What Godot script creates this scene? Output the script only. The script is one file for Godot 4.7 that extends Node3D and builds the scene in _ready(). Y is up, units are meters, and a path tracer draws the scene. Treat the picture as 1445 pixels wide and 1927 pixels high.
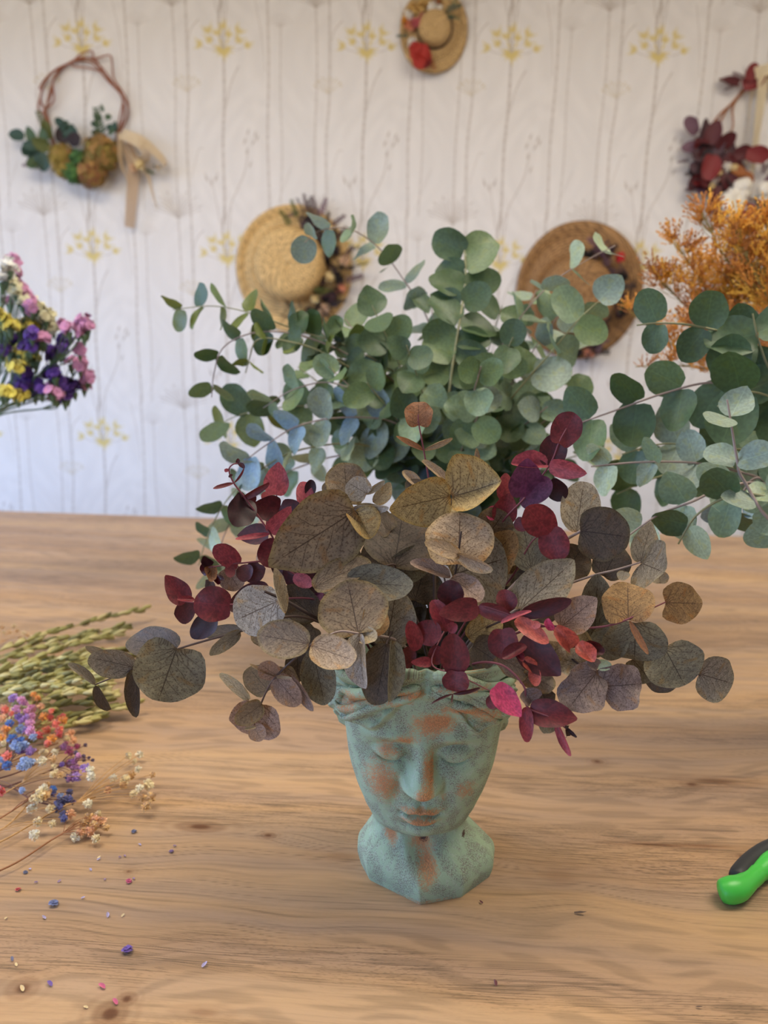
extends Node3D
# A florist's worktop: a patinated head planter with preserved eucalyptus, fresh eucalyptus behind, dried flowers, a papered wall with hats and wreaths.

const TOP := 0.9            # height of the worktop
const WALL_Z := -2.5        # face of the papered wall
const POT := Vector3(0.0152, 0.9, -0.562)
const FOV := 67.0
var focal := 0.0            # in pixels of a 1445 x 1927 frame
var cam: Camera3D
var rng := RandomNumberGenerator.new()
var noise := FastNoiseLite.new()
var noise2 := FastNoiseLite.new()
var used := {}
var mats := {}


func _ready() -> void:
	rng.seed = 77
	focal = 963.5 / tan(deg_to_rad(FOV / 2.0))
	set_camera_and_light()
	set_noise()
	make_materials()
	build_room()
	build_table()
	build_planter()
	build_planter_sprigs()
	build_fresh_eucalyptus()
	build_right_eucalyptus()
	build_orange_sprays()
	build_statice()
	build_oats()
	build_gypsophila()
	build_pruner()
	build_wall_hangings()
	build_debris()


func set_camera_and_light() -> void:
	cam = Camera3D.new()
	cam.name = "camera"
	var lens := CameraAttributesPhysical.new()
	lens.frustum_focal_length = 12.0 / tan(deg_to_rad(FOV / 2.0))
	lens.frustum_focus_distance = 0.56
	lens.frustum_near = 0.02
	lens.frustum_far = 60.0
	lens.exposure_aperture = 3.9
	lens.exposure_multiplier = 1.0
	cam.attributes = lens
	add_child(cam, true)
	cam.fov = FOV
	cam.near = 0.02
	cam.far = 60.0
	cam.position = Vector3(0, 1.32, 0)
	cam.rotation_order = EULER_ORDER_YXZ
	cam.rotation_degrees = Vector3(-12.6, 2.0, 1.5)
	cam.current = true
	var env := Environment.new()
	var sky := Sky.new()
	var ps := ProceduralSkyMaterial.new()
	ps.sky_top_color = Color(0.52, 0.68, 0.95)
	ps.sky_horizon_color = Color(0.72, 0.82, 0.97)
	ps.ground_bottom_color = Color(0.45, 0.43, 0.40)
	ps.ground_horizon_color = Color(0.62, 0.62, 0.60)
	ps.sky_energy_multiplier = 1.0
	sky.sky_material = ps
	env.background_mode = Environment.BG_SKY
	env.sky = sky
	env.background_energy_multiplier = 9.5
	env.tonemap_mode = Environment.TONE_MAPPER_LINEAR
	env.tonemap_exposure = 1.06
	env.sdfgi_enabled = true
	env.ssao_enabled = true
	env.ssil_enabled = true
	var we := WorldEnvironment.new()
	we.name = "environment"
	we.environment = env
	add_child(we, true)
	# two lit panels in the ceiling over the worktop; the rest is daylight from the window on the left and the shop door in front
	panel(Vector3(0.95, 2.695, -0.75), Vector2(1.2, 0.6), 2.2, "white ceiling light panel over the right half of the worktop")
	panel(Vector3(-0.95, 2.695, -0.75), Vector2(1.2, 0.6), 1.9, "white ceiling light panel over the left half of the worktop")


func panel(where: Vector3, size: Vector2, energy: float, label: String) -> void:
	var o := thing("ceiling_light", label, "light", where, "ceiling light panels")
	var m := StandardMaterial3D.new()
	m.albedo_color = Color(0.9, 0.9, 0.88)
	m.emission_enabled = true
	m.emission = Color(1.0, 0.95, 0.87)
	m.emission_energy_multiplier = 3.0
	var b := BoxMesh.new()
	b.size = Vector3(size.x, 0.008, size.y)
	b.material = m
	part("diffuser", b, null, o)
	var fm := StandardMaterial3D.new()
	fm.albedo_color = Color(0.85, 0.85, 0.84)
	var mb := MB.new()
	for s in [-1.0, 1.0]:
		mb.box(Vector3(s * (size.x / 2 + 0.012), -0.001, 0), Vector3(0.024, 0.012, size.y + 0.048))
		mb.box(Vector3(0, -0.001, s * (size.y / 2 + 0.012)), Vector3(size.x, 0.012, 0.024))
	part("frame", mb.mesh(), fm, o)
	var l := AreaLight3D.new()
	l.name = "light"
	l.area_size = size
	l.area_normalize_energy = true
	l.light_color = Color(1.0, 0.95, 0.87)
	l.light_energy = energy
	l.shadow_enabled = true
	l.position = where - Vector3(0, 0.012, 0)
	l.rotation_degrees = Vector3(-90, 0, 0)
	l.set("area_range", 12.0)
	add_child(l, true)


# ---------- where things are ----------
func ray(px: float, py: float) -> Vector3:
	return cam.transform.basis * Vector3((px - 722.5) / focal, -(py - 963.5) / focal, -1.0)


func on_z(px: float, py: float, z: float) -> Vector3:
	var d := ray(px, py)
	return cam.position + d * (z / d.z)


func on_table(px: float, py: float, up := 0.0) -> Vector3:
	var d := ray(px, py)
	return cam.position + d * ((TOP + up - cam.position.y) / d.y)


func on_wall(px: float, py: float, off := 0.0) -> Vector3:
	return on_z(px, py, WALL_Z + off)


func depth(p: Vector3) -> float:
	return -(cam.transform.affine_inverse() * p).z


# ---------- nodes ----------
func numbered(called: String) -> String:
	var n: int = used.get(called, 0)
	used[called] = n + 1
	return called if n == 0 else "%s_%03d" % [called, n]


func tag(o: Node3D, label: String, category: String, group := "", kind := "") -> Node3D:
	if label:
		o.set_meta("label", label)
	if category:
		o.set_meta("category", category)
	if group:
		o.set_meta("group", group)
	if kind:
		o.set_meta("kind", kind)
	return o


func thing(called: String, label: String, category: String, where := Vector3.ZERO, group := "") -> Node3D:
	var o := Node3D.new()
	o.name = numbered(called)
	o.position = where
	add_child(o, true)
	tag(o, label, category, group)
	return o


func part(called: String, mesh: Mesh, mat: Material, parent: Node3D, xf := Transform3D()) -> MeshInstance3D:
	var o := MeshInstance3D.new()
	if parent.has_meta("n_" + called):
		var n: int = parent.get_meta("n_" + called)
		parent.set_meta("n_" + called, n + 1)
		o.name = "%s_%03d" % [called, n]
	else:
		parent.set_meta("n_" + called, 1)
		o.name = called
	o.mesh = mesh
	if mat:
		o.material_override = mat
	o.transform = xf
	parent.add_child(o, true)
	return o


func single(called: String, mesh: Mesh, mat: Material, label: String, category: String, xf := Transform3D(), group := "") -> MeshInstance3D:
	var o := MeshInstance3D.new()
	o.name = numbered(called)
	o.mesh = mesh
	if mat:
		o.material_override = mat
	o.transform = xf
	add_child(o, true)
	tag(o, label, category, group)
	return o


func structure(called: String, mesh: Mesh, mat: Material, label := "", category := "") -> MeshInstance3D:
	var o := single(called, mesh, mat, label, category)
	o.set_meta("kind", "structure")
	return o


# ---------- mesh building ----------
class MB:
	var v := PackedVector3Array()
	var u := PackedVector2Array()
	var c := PackedColorArray()
	var i := PackedInt32Array()
	var tint := Color(1, 1, 1)

	func add(p: Vector3, uv := Vector2.ZERO) -> int:
		v.append(p)
		u.append(uv)
		c.append(tint)
		return v.size() - 1

	func tri(a: int, b: int, d: int) -> void:
		i.append(a)
		i.append(b)
		i.append(d)

	# rows x columns of points; front is on the left of (row direction x column direction)
	func grid(points: Array, uvs: Array, closed := false, flip := false) -> void:
		var first := v.size()
		var nr := points.size()
		var nc: int = points[0].size()
		for r in nr:
			for k in nc:
				add(points[r][k], uvs[r][k] if uvs else Vector2(float(k) / (nc - 1), float(r) / (nr - 1)))
		for r in nr - 1:
			for k in (nc if closed else nc - 1):
				var a := first + r * nc + k
				var b := first + r * nc + (k + 1) % nc
				if flip:
					tri(a, a + nc, b)
					tri(b, a + nc, b + nc)
				else:
					tri(a, b, a + nc)
					tri(b, b + nc, a + nc)

	func tube(path: Array, radii: Array, sides := 6, cap := true) -> void:
		var first := v.size()
		var n := path.size()
		var side := Vector3.UP
		for k in n:
			var d: Vector3 = (path[mini(k + 1, n - 1)] - path[maxi(k - 1, 0)]).normalized()
			if k == 0:
				side = d.cross(Vector3(0.3, 0.9, 0.2)).normalized()
				if side.length() < 0.1:
					side = d.cross(Vector3.RIGHT).normalized()
			side = (side - d * side.dot(d)).normalized()
			var up := d.cross(side)
			for s in sides:
				var a := TAU * s / sides
				add(path[k] + (side * cos(a) + up * sin(a)) * float(radii[mini(k, radii.size() - 1)]), Vector2(float(s) / sides, float(k) / n))
		for k in n - 1:
			for s in sides:
				var a := first + k * sides + s
				var b := first + k * sides + (s + 1) % sides
				tri(a, a + sides, b)
				tri(b, a + sides, b + sides)
		if cap:
			for e in [0, n - 1]:
				var m := add(path[e])
				for s in sides:
					var a: int = first + e * sides + s
					var b: int = first + e * sides + (s + 1) % sides
					if e == 0:
						tri(m, a, b)
					else:
						tri(m, b, a)

	func box(at: Vector3, size: Vector3) -> void:
		var h := size / 2
		for ax in 3:
			for s in [-1.0, 1.0]:
				var n := Vector3.ZERO
				n[ax] = s
				var a := Vector3.ZERO
				a[(ax + 1) % 3] = 1.0
				var b := n.cross(a)
				var f := []
				for q in [Vector2(-1, -1), Vector2(1, -1), Vector2(1, 1), Vector2(-1, 1)]:
					f.append(add(at + (n + a * q.x + b * q.y) * h, Vector2(q.x, q.y) * 0.5 + Vector2(0.5, 0.5)))
				tri(f[0], f[2], f[1])
				tri(f[0], f[3], f[2])

	func ball(at: Vector3, r: Vector3, nu := 8, nv := 6, rough := 0.0, seed_ := 0) -> void:
		var first := v.size()
		for a in nv + 1:
			for b in nu:
				var th := PI * a / nv
				var ph := TAU * b / nu
				var k := 1.0 + rough * sin(float(seed_) + a * 2.3 + b * (3.1 + seed_ % 3)) if a > 0 and a < nv else 1.0
				add(at + Vector3(sin(th) * cos(ph), cos(th), sin(th) * sin(ph)) * r * k, Vector2(float(b) / nu, float(a) / nv))
		for a in nv:
			for b in nu:
				var p := first + a * nu + b
				var q := first + a * nu + (b + 1) % nu
				tri(p, q, p + nu)
				tri(q, q + nu, p + nu)

	# profile of (radius, height) turned about the y axis
	func lathe(profile: Array, sides := 32, at := Vector3.ZERO) -> void:
		var rows := []
		for p in profile:
			var row := []
			for s in sides:
				var a := TAU * s / sides
				row.append(at + Vector3(sin(a) * p.x, p.y, cos(a) * p.x))
			rows.append(row)
		grid(rows, [], true)

	func mesh(smooth := true) -> ArrayMesh:
		var arr := []
		arr.resize(Mesh.ARRAY_MAX)
		if smooth:
			var n := PackedVector3Array()
			n.resize(v.size())
			for t in range(0, i.size(), 3):
				var a := i[t]
				var b := i[t + 1]
				var d := i[t + 2]
				var f := (v[d] - v[a]).cross(v[b] - v[a])
				n[a] += f
				n[b] += f
				n[d] += f
			for k in n.size():
				n[k] = n[k].normalized()
			arr[Mesh.ARRAY_VERTEX] = v
			arr[Mesh.ARRAY_NORMAL] = n
			arr[Mesh.ARRAY_TEX_UV] = u
			arr[Mesh.ARRAY_COLOR] = c
			arr[Mesh.ARRAY_INDEX] = i
		else:
			var fv := PackedVector3Array()
			var fn := PackedVector3Array()
			var fu := PackedVector2Array()
			var fc := PackedColorArray()
			for t in range(0, i.size(), 3):
				var f := (v[i[t + 2]] - v[i[t]]).cross(v[i[t + 1]] - v[i[t]]).normalized()
				for k in 3:
					fv.append(v[i[t + k]])
					fn.append(f)
					fu.append(u[i[t + k]])
					fc.append(c[i[t + k]])
			arr[Mesh.ARRAY_VERTEX] = fv
			arr[Mesh.ARRAY_NORMAL] = fn
			arr[Mesh.ARRAY_TEX_UV] = fu
			arr[Mesh.ARRAY_COLOR] = fc
		var m := ArrayMesh.new()
		m.add_surface_from_arrays(Mesh.PRIMITIVE_TRIANGLES, arr)
		return m


func curve(points: Array, n: int) -> Array:   # smooth line through points
	var out := []
	var m := points.size()
	for k in n + 1:
		var t := float(k) / n * (m - 1)
		var a := mini(int(t), m - 2)
		var f := t - a
		var p0: Vector3 = points[maxi(a - 1, 0)]
		var p1: Vector3 = points[a]
		var p2: Vector3 = points[a + 1]
		var p3: Vector3 = points[mini(a + 2, m - 1)]
		out.append(p1.cubic_interpolate(p2, p0, p3, f))
	return out


func tapered(n: int, r0: float, r1: float) -> Array:
	var out := []
	for k in n:
		out.append(lerpf(r0, r1, float(k) / maxi(n - 1, 1)))
	return out


func set_noise() -> void:
	noise.seed = 5
	noise.noise_type = FastNoiseLite.TYPE_SIMPLEX
	noise.fractal_type = FastNoiseLite.FRACTAL_NONE
	noise.frequency = 1.0
	noise2.seed = 11
	noise2.noise_type = FastNoiseLite.TYPE_SIMPLEX
	noise2.fractal_type = FastNoiseLite.FRACTAL_FBM
	noise2.fractal_octaves = 4
	noise2.frequency = 1.0


func mat(color: Color, rough := 0.6, tex: Texture2D = null, through := 0.0) -> StandardMaterial3D:
	var m := StandardMaterial3D.new()
	m.albedo_color = color
	m.roughness = rough
	m.cull_mode = BaseMaterial3D.CULL_DISABLED
	if tex:
		m.albedo_texture = tex
	if through > 0.0:
		m.backlight_enabled = true
		m.backlight = Color(through, through, through).linear_to_srgb()
	return m


func c8(r: int, g: int, b: int) -> Color:
	return Color(r / 255.0, g / 255.0, b / 255.0)


func to_texture(w: int, h: int, bytes: PackedByteArray, alpha := false) -> ImageTexture:
	return ImageTexture.create_from_image(Image.create_from_data(w, h, false, Image.FORMAT_RGBA8 if alpha else Image.FORMAT_RGB8, bytes))


func bump(x: float, s: float) -> float:
	return exp(-x * x / (s * s))


# ---------- materials ----------
func leaf_texture(kind: String) -> ImageTexture:
	var n := 384
	var b := PackedByteArray()
	b.resize(n * n * 3)
	var k := 0
	for y in n:
		var v := float(y) / n            # 0 at the stalk, 1 at the tip
		for x in n:
			var u := float(x) / n - 0.5
			var grain := noise2.get_noise_2d(u * 7.0, v * 7.0)
			var fine := noise.get_noise_2d(u * 80.0 + 9.0, v * 80.0)
			# veins leave the midrib at a slant and curve towards the tip; a few fan out from the stalk
			var au := absf(u) + 0.008 * noise.get_noise_2d(u * 6.0, v * 6.0 + 30.0)
			var q := v - au * (1.25 - 1.1 * au) - (0.05 if u > 0.0 else 0.0) + 0.02 * noise.get_noise_2d(u * 3.0 + 50.0, v * 3.0)
			var saw := absf(fposmod(q * 6.0, 1.0) - 0.5)
			var side := smoothstep(0.055, 0.015, saw) * smoothstep(0.47, 0.12, absf(u)) * smoothstep(1.0, 0.7, v)
			var fan := 0.0
			for ray_an in [0.45, 0.85, 1.2]:
				var off := absf(au * cos(ray_an) - v * sin(ray_an) * 0.62)
				fan = maxf(fan, smoothstep(0.009, 0.002, off) * smoothstep(0.55, 0.1, v + au))
			side = maxf(side, fan)
			var net := smoothstep(0.035, 0.0, absf(noise.get_noise_2d(u * 34.0, v * 34.0 + 7.0))) * smoothstep(0.5, 0.3, absf(u))
			var mid := smoothstep(0.011, 0.004, absf(u)) * smoothstep(1.0, 0.75, v)
			var c := Vector3.ONE
			if kind == "dry":
				c *= 0.98 + 0.14 * grain + 0.05 * fine
				c = c.lerp(Vector3(1.12, 1.1, 1.1), exp(-(u * u + v * v) / 0.018) * 0.7)
				c = c.lerp(Vector3(0.40, 0.33, 0.28), clampf(0.75 * mid + 0.55 * side + 0.13 * net, 0, 0.8))
				c = c.lerp(Vector3(1.08, 0.84, 0.5), smoothstep(0.3, 0.65, noise2.get_noise_2d(u * 1.6 + 20.0, v * 1.6)) * 0.4)
				c = c.lerp(Vector3(0.4, 0.3, 0.22), smoothstep(0.62, 0.72, noise.get_noise_2d(u * 20.0 - 40.0, v * 20.0)) * 0.4)
			elif kind == "red":
				c *= 0.97 + 0.16 * grain + 0.04 * fine
				c = c.lerp(Vector3(1.25, 1.1, 1.15), clampf(0.6 * mid + 0.16 * side, 0, 0.7))
				c = c.lerp(Vector3(0.6, 0.55, 0.65), smoothstep(0.25, 0.6, noise2.get_noise_2d(u * 2.0 + 70.0, v * 2.0)) * 0.4)
			else:
				c *= 0.97 + 0.09 * grain + 0.03 * fine
				c = c.lerp(Vector3(1.14, 1.14, 1.1), clampf(0.75 * mid + 0.16 * side, 0, 0.75))
				c = c.lerp(Vector3(1.06, 0.98, 0.72), smoothstep(0.3, 0.6, noise2.get_noise_2d(u * 2.0 - 30.0, v * 2.0)) * 0.35)
			c *= 0.88
			b[k] = clampi(int(c.x * 255), 0, 255)
			b[k + 1] = clampi(int(c.y * 255), 0, 255)
			b[k + 2] = clampi(int(c.z * 255), 0, 255)
			k += 3
	return to_texture(n, n, b)


func make_materials() -> void:
	var dry := leaf_texture("dry")
	var red := leaf_texture("red")
	var green := leaf_texture("green")
	var tones := {
		"brown": c8(145, 125, 100), "dark": c8(100, 85, 69), "grey": c8(150, 140, 122), "silver": c8(206, 202, 194), "gold": c8(190, 166, 114), "tan": c8(192, 166, 134),
		"olive": c8(128, 121, 98), "pink": c8(176, 148, 130), "copper": c8(176, 124, 86), "pale": c8(196, 180, 148), "plum": c8(140, 122, 118), "amber": c8(168, 130, 78),
	}
	for t in tones:
		var m := mat(tones[t], 0.62, dry, 0.25)
		m.vertex_color_use_as_albedo = true
		m.heightmap_enabled = true
		m.heightmap_texture = dry
		m.heightmap_scale = 0.02
		mats[t] = m
	var reds := {"maroon": c8(86, 28, 36), "wine": c8(120, 38, 46), "crimson": c8(150, 52, 60), "rose": c8(192, 88, 98), "hot": c8(218, 74, 116), "purple": c8(124, 62, 96), "coral": c8(205, 96, 80), "black": c8(58, 22, 30)}
	for t in reds:
		var m := mat(reds[t], 0.5, red, 0.3)
		m.vertex_color_use_as_albedo = true
		mats[t] = m
	var greens := {"leaf": c8(116, 142, 96), "sea": c8(142, 168, 134), "deep": c8(76, 104, 62), "moss": c8(118, 134, 64), "blue": c8(146, 176, 192), "mint": c8(188, 208, 174), "forest": c8(90, 117, 82), "ash": c8(160, 180, 162)}  # the blue tone is reflected sky light painted into the leaf colour
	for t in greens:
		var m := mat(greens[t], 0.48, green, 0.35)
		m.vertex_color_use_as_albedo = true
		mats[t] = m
	mats.twig = mat(c8(84, 66, 58), 0.7)
	mats.dark_twig = mat(c8(56, 42, 38), 0.7)
	mats.red_twig = mat(c8(120, 62, 72), 0.6)
	mats.green_twig = mat(c8(140, 140, 104), 0.6)
	mats.grey_twig = mat(c8(158, 140, 132), 0.65)


# ---------- leaves ----------
# Lies along +y from its stalk at the origin, its face towards +z. how: notch, tip, egg, cup, bend, wave, twist
func leaf_mesh(length: float, width: float, how: Dictionary, seed_: int, rings := 5, segs := 26) -> ArrayMesh:
	var mb := MB.new()
	var notch: float = how.get("notch", 0.06)
	var tip: float = how.get("tip", 0.0)
	var egg: float = how.get("egg", 0.12)
	var cup: float = how.get("cup", 0.25)
	var bend: float = how.get("bend", 0.25)
	var wave: float = how.get("wave", 0.03)
	var twist: float = how.get("twist", 0.0)
	var fold: float = how.get("fold", 0.0)
	var rim: Color = how.get("rim", Color(1, 1, 1))
	var ph := float(seed_ % 97) * 0.37
	for r in rings + 1:
		for s in segs:
			if r == 0 and s > 0:
				continue
			var q := float(r) / rings
			var a := TAU * s / segs
			var x := sin(a) * q
			var y := 0.5 - 0.5 * cos(a) * q
			x *= 1.0 + egg * cos(a) * q
			y -= notch * exp(-pow((absf(wrapf(a, -PI, PI)) - 0.62) / 0.42, 2.0)) * q
			y += tip * exp(-pow((PI - absf(wrapf(a, -PI, PI))) / 0.35, 2.0)) * q
			var edge := 1.0 + wave * sin(a * 3.0 + ph) * q * q + wave * 0.6 * sin(a * 7.0 + ph * 2.0) * q * q
			x *= edge
			y = 0.5 + (y - 0.5) * edge
			if s == 0 and r == rings:
				y = maxf(y, 0.0)
			var X := x * width * 0.5
			var Y := y * length
			var Z := cup * x * x * width * 0.5 + fold * absf(x) * width * 0.5
			Z += wave * 1.6 * width * sin(a * 2.0 + ph * 1.7) * q * q + wave * width * sin(a * 5.0 + ph) * q * q * q
			# bend about the x axis, keeping the length
			if absf(bend) > 0.001:
				var rad := length / bend
				var an := Y / rad
				var yy := sin(an) * (rad - Z)
				Z = rad - cos(an) * (rad - Z)
				Y = yy
			if twist != 0.0:
				var tw := twist * y
				var xx := X * cos(tw) - Z * sin(tw)
				Z = X * sin(tw) + Z * cos(tw)
				X = xx
			mb.tint = Color(1, 1, 1).lerp(rim, 1.0 if r == rings else 0.0)
			mb.add(Vector3(X, Y, Z), Vector2(x * 0.5 * 0.92 + 0.5, clampf(y, 0.005, 0.995)))
	for s in segs:
		mb.tri(0, 1 + (s + 1) % segs, 1 + s)
	for r in range(1, rings):
		for s in segs:
			var a := 1 + (r - 1) * segs + s
			var b := 1 + (r - 1) * segs + (s + 1) % segs
			mb.tri(a, b, a + segs)
			mb.tri(b, b + segs, a + segs)
	return mb.mesh()


# the frame of a leaf whose stalk is at b and whose tip is at t, turned roll degrees away from facing the eye
func leaf_frame(b: Vector3, t: Vector3, roll: float, origin: Vector3) -> Transform3D:
	var y := (t - b).normalized()
	var n := cam.position - (b + t) / 2
	n = (n - y * n.dot(y)).normalized()
	n = n.rotated(y, deg_to_rad(roll))
	return Transform3D(Basis(y.cross(n), y, n), b - origin)


# ---------- the room ----------
func wallpaper_texture() -> ImageTexture:
	var w := 1024
	var h := 1420
	var a := PackedFloat32Array()    # r, g, b
	a.resize(w * h * 3)
	var k := 0
	for y in h:
		for x in w:
			var weave := 0.006 * ((1.0 if (x / 3) % 2 == 0 else -1.0) + (1.0 if (y / 3) % 2 == 0 else -1.0)) + 0.012 * noise.get_noise_2d(x * 0.35, y * 0.06) + 0.012 * noise.get_noise_2d(x * 0.05, y * 0.4)
			var cloud := 0.012 * noise.get_noise_2d(cos(TAU * x / w) * 1.4 + 3.0, sin(TAU * x / w) * 1.4 + sin(TAU * y / h) * 1.7)
			a[k] = 0.895 + weave + cloud
			a[k + 1] = 0.882 + weave + cloud
			a[k + 2] = 0.868 + weave + cloud
			k += 3
	# printed stalks and flowers; places in pixels of the photograph, from the flower's middle: 268 across and 380 down make one repeat
	var grey := Color(0.70, 0.66, 0.62)
	var pale := Color(0.77, 0.74, 0.71)
	var gold := Color(0.84, 0.76, 0.47)
	var sand := Color(0.80, 0.75, 0.64)
	stroke(a, w, h, [Vector2(0, 20), Vector2(0, 110), Vector2(-4, 190), Vector2(-3, 300), Vector2(-8, 340), Vector2(-2, 400)], 4.2, grey, 0.75)
	stroke(a, w, h, [Vector2(-3, -70), Vector2(1, -20), Vector2(0, 20)], 2.4, grey, 0.7)
	stroke(a, w, h, [Vector2(10, -70), Vector2(4, -20), Vector2(1, 20)], 2.0, grey, 0.6)
	stroke(a, w, h, [Vector2(0, 130), Vector2(14, 80), Vector2(28, 52)], 2.6, pale, 0.8)
	stroke(a, w, h, [Vector2(-2, 330), Vector2(12, 290), Vector2(36, 240), Vector2(44, 200)], 2.4, pale, 0.85)
	for q in [Vector2(40, 205), Vector2(52, 190), Vector2(36, 188), Vector2(56, 176), Vector2(42, 172), Vector2(60, 182), Vector2(46, 230)]:
		blade(a, w, h, q, q + Vector2(5, -14), 4.5, grey, 0.7)
	stroke(a, w, h, [Vector2(-8, 345), Vector2(-18, 300), Vector2(-24, 260)], 1.6, pale, 0.6)
	for q in [Vector2(-34, 258), Vector2(-28, 266), Vector2(-22, 258)]:
		blade(a, w, h, q, q + Vector2((q.x + 28) * 1.2, -20), 5.5, grey, 0.65)
	stroke(a, w, h, [Vector2(-26, 262), Vector2(-18, 300), Vector2(-14, 330)], 1.4, pale, 0.5)
	stroke(a, w, h, [Vector2(-185, -70), Vector2(-183, 60), Vector2(-186, 180), Vector2(-182, 310)], 4.0, grey, 0.6)
	stroke(a, w, h, [Vector2(-95, -50), Vector2(-92, 60), Vector2(-96, 200), Vector2(-94, 320)], 3.6, pale, 0.8)
	stroke(a, w, h, [Vector2(-70, -70), Vector2(-68, 90), Vector2(-74, 190), Vector2(-70, 310)], 3.8, grey, 0.6)
	stroke(a, w, h, [Vector2(-160, -15), Vector2(-161, 100), Vector2(-158, 200), Vector2(-162, 310)], 2.8, pale, 0.75)
	stroke(a, w, h, [Vector2(-70, 20), Vector2(-60, -10), Vector2(-46, -26)], 2.0, pale, 0.8)
	stroke(a, w, h, [Vector2(-208, -60), Vector2(-196, 0), Vector2(-190, 60)], 1.8, pale, 0.7)
	stroke(a, w, h, [Vector2(-170, 300), Vector2(-150, 250), Vector2(-140, 225)], 1.6, pale, 0.6)
	stroke(a, w, h, [Vector2(-66, 250), Vector2(-52, 200), Vector2(-42, 196)], 1.6, pale, 0.6)
	for j in 13:      # pale umbels: a fan of hairs from one point
		var an := -2.75 + 2.35 * j / 12.0
		stroke(a, w, h, [Vector2(-95, -48), Vector2(-95, -48) + Vector2(cos(an), sin(an)) * 22.0, Vector2(-95, -48) + Vector2(cos(an) * 1.25, sin(an)) * 40.0], 1.5, grey, 0.55)
		stroke(a, w, h, [Vector2(-96, 318), Vector2(-96, 318) + Vector2(cos(an) * 1.1, sin(an)) * 42.0], 1.3, pale, 0.75)
		if j % 2 == 0:
			blade(a, w, h, Vector2(-96, 318) + Vector2(cos(an) * 1.1, sin(an)) * 40.0, Vector2(-96, 318) + Vector2(cos(an) * 1.1, sin(an)) * 50.0, 4.0, pale, 0.8)
		stroke(a, w, h, [Vector2(-161, -15), Vector2(-161, -15) + Vector2(cos(an) * 1.1, sin(an)) * 24.0], 1.0, pale, 0.55)
	for j in 16:      # a small flat sand-coloured umbel
		var an := -2.9 + 2.65 * j / 15.0
		var e := Vector2(-72, 92) + Vector2(cos(an) * 26.0, sin(an) * 16.0 - 4.0 + 3.0 * sin(j * 2.1))
		stroke(a, w, h, [Vector2(-71, 96), e], 0.9, sand, 0.5)
		blade(a, w, h, e, e + Vector2(2.0, -3.0), 3.2, sand, 0.8)
	# the yellow flower head: separate tufts on rays, near and far by turns, and a full tuft in the middle
	for j in 9:
		var an := -3.02 + 2.9 * j / 8.0
		var rd := Vector2(cos(an) * 1.1, sin(an))
		var far := [40.0, 26.0, 38.0, 26.0, 36.0, 24.0, 38.0, 28.0, 40.0][j] as float
		var e := Vector2(0, 22) + rd * far
		stroke(a, w, h, [Vector2(0, 24), Vector2(0, 24).lerp(e, 0.6) + Vector2(0, 4), e], 1.3, grey, 0.6)
		for d in [-0.75, -0.4, 0.0, 0.4, 0.8]:
			var tuft := Vector2(cos(an * 0.8 - 0.32 + d), sin(an * 0.8 - 0.32 + d))
			blade(a, w, h, e - rd * 4.0, e - rd * 2.0 + tuft * (15.0 + 5.0 * sin(j * 1.7 + d * 5.0)), 5.2, gold, 0.72)
	for j in 15:
		var an := PI * 1.25 * j / 14.0 - 0.35
		blade(a, w, h, Vector2(0, 24), Vector2(0, 24) + Vector2(cos(an) * 20.0, sin(an) * 17.0 - 3.0) * (1.15 if j % 2 else 0.75), 6.0, gold, 0.72)
	blade(a, w, h, Vector2(0, 22), Vector2(3, 46), 7.0, gold, 0.8)
	blade(a, w, h, Vector2(-2, 18), Vector2(-10, 2), 5.0, gold, 0.7)
	blade(a, w, h, Vector2(2, 18), Vector2(14, 0), 5.0, gold, 0.7)
	var b := PackedByteArray()
	b.resize(w * h * 3)
	for j in a.size():
		b[j] = clampi(int(a[j] * 255.0), 0, 255)
	return to_texture(w, h, b)


func dab(a: PackedFloat32Array, w: int, h: int, from: Vector2, to: Vector2, r0: float, r1: float, col: Color, alpha: float) -> void:
	var s := Vector2(w / 268.0, h / 371.5)
	var p := (from + Vector2(134, 60)) * s
	var q := (to + Vector2(134, 60)) * s
	var r := maxf(r0, r1) * s.x
	for y in range(int(minf(p.y, q.y) - r - 1), int(maxf(p.y, q.y) + r + 2)):
		for x in range(int(minf(p.x, q.x) - r - 1), int(maxf(p.x, q.x) + r + 2)):
			var d := Vector2(x, y)
			var t := clampf((d - p).dot(q - p) / maxf((q - p).length_squared(), 0.01), 0, 1)
			var rr := lerpf(r0, r1, t) * s.x
			var cover := clampf(rr + 0.5 - d.distance_to(p.lerp(q, t)), 0, 1) * alpha * (0.72 + 0.5 * noise.get_noise_2d(x * 0.11, y * 0.05))
			if cover > 0.0:
				var k := (posmod(y, h) * w + posmod(x, w)) * 3
				a[k] = lerpf(a[k], col.r, cover)
				a[k + 1] = lerpf(a[k + 1], col.g, cover)
				a[k + 2] = lerpf(a[k + 2], col.b, cover)


func stroke(a: PackedFloat32Array, w: int, h: int, pts: Array, width: float, col: Color, alpha: float) -> void:
	var path := []
	for p in pts:
		path.append(Vector3(p.x, p.y, 0))
	var c := curve(path, pts.size() * 5)
	for k in c.size() - 1:
		dab(a, w, h, Vector2(c[k].x, c[k].y), Vector2(c[k + 1].x, c[k + 1].y), width * 0.62, width * 0.62, col, alpha * 0.85)


func blade(a: PackedFloat32Array, w: int, h: int, from: Vector2, to: Vector2, width: float, col: Color, alpha: float) -> void:
	var m := from.lerp(to, 0.45)
	dab(a, w, h, from, m, 0.5, width * 0.5, col, alpha)
	dab(a, w, h, m, to, width * 0.5, 0.3, col, alpha)


func slab(at: Vector3, size: Vector3) -> ArrayMesh:
	var mb := MB.new()
	mb.box(at, size)
	return mb.mesh(false)


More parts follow.
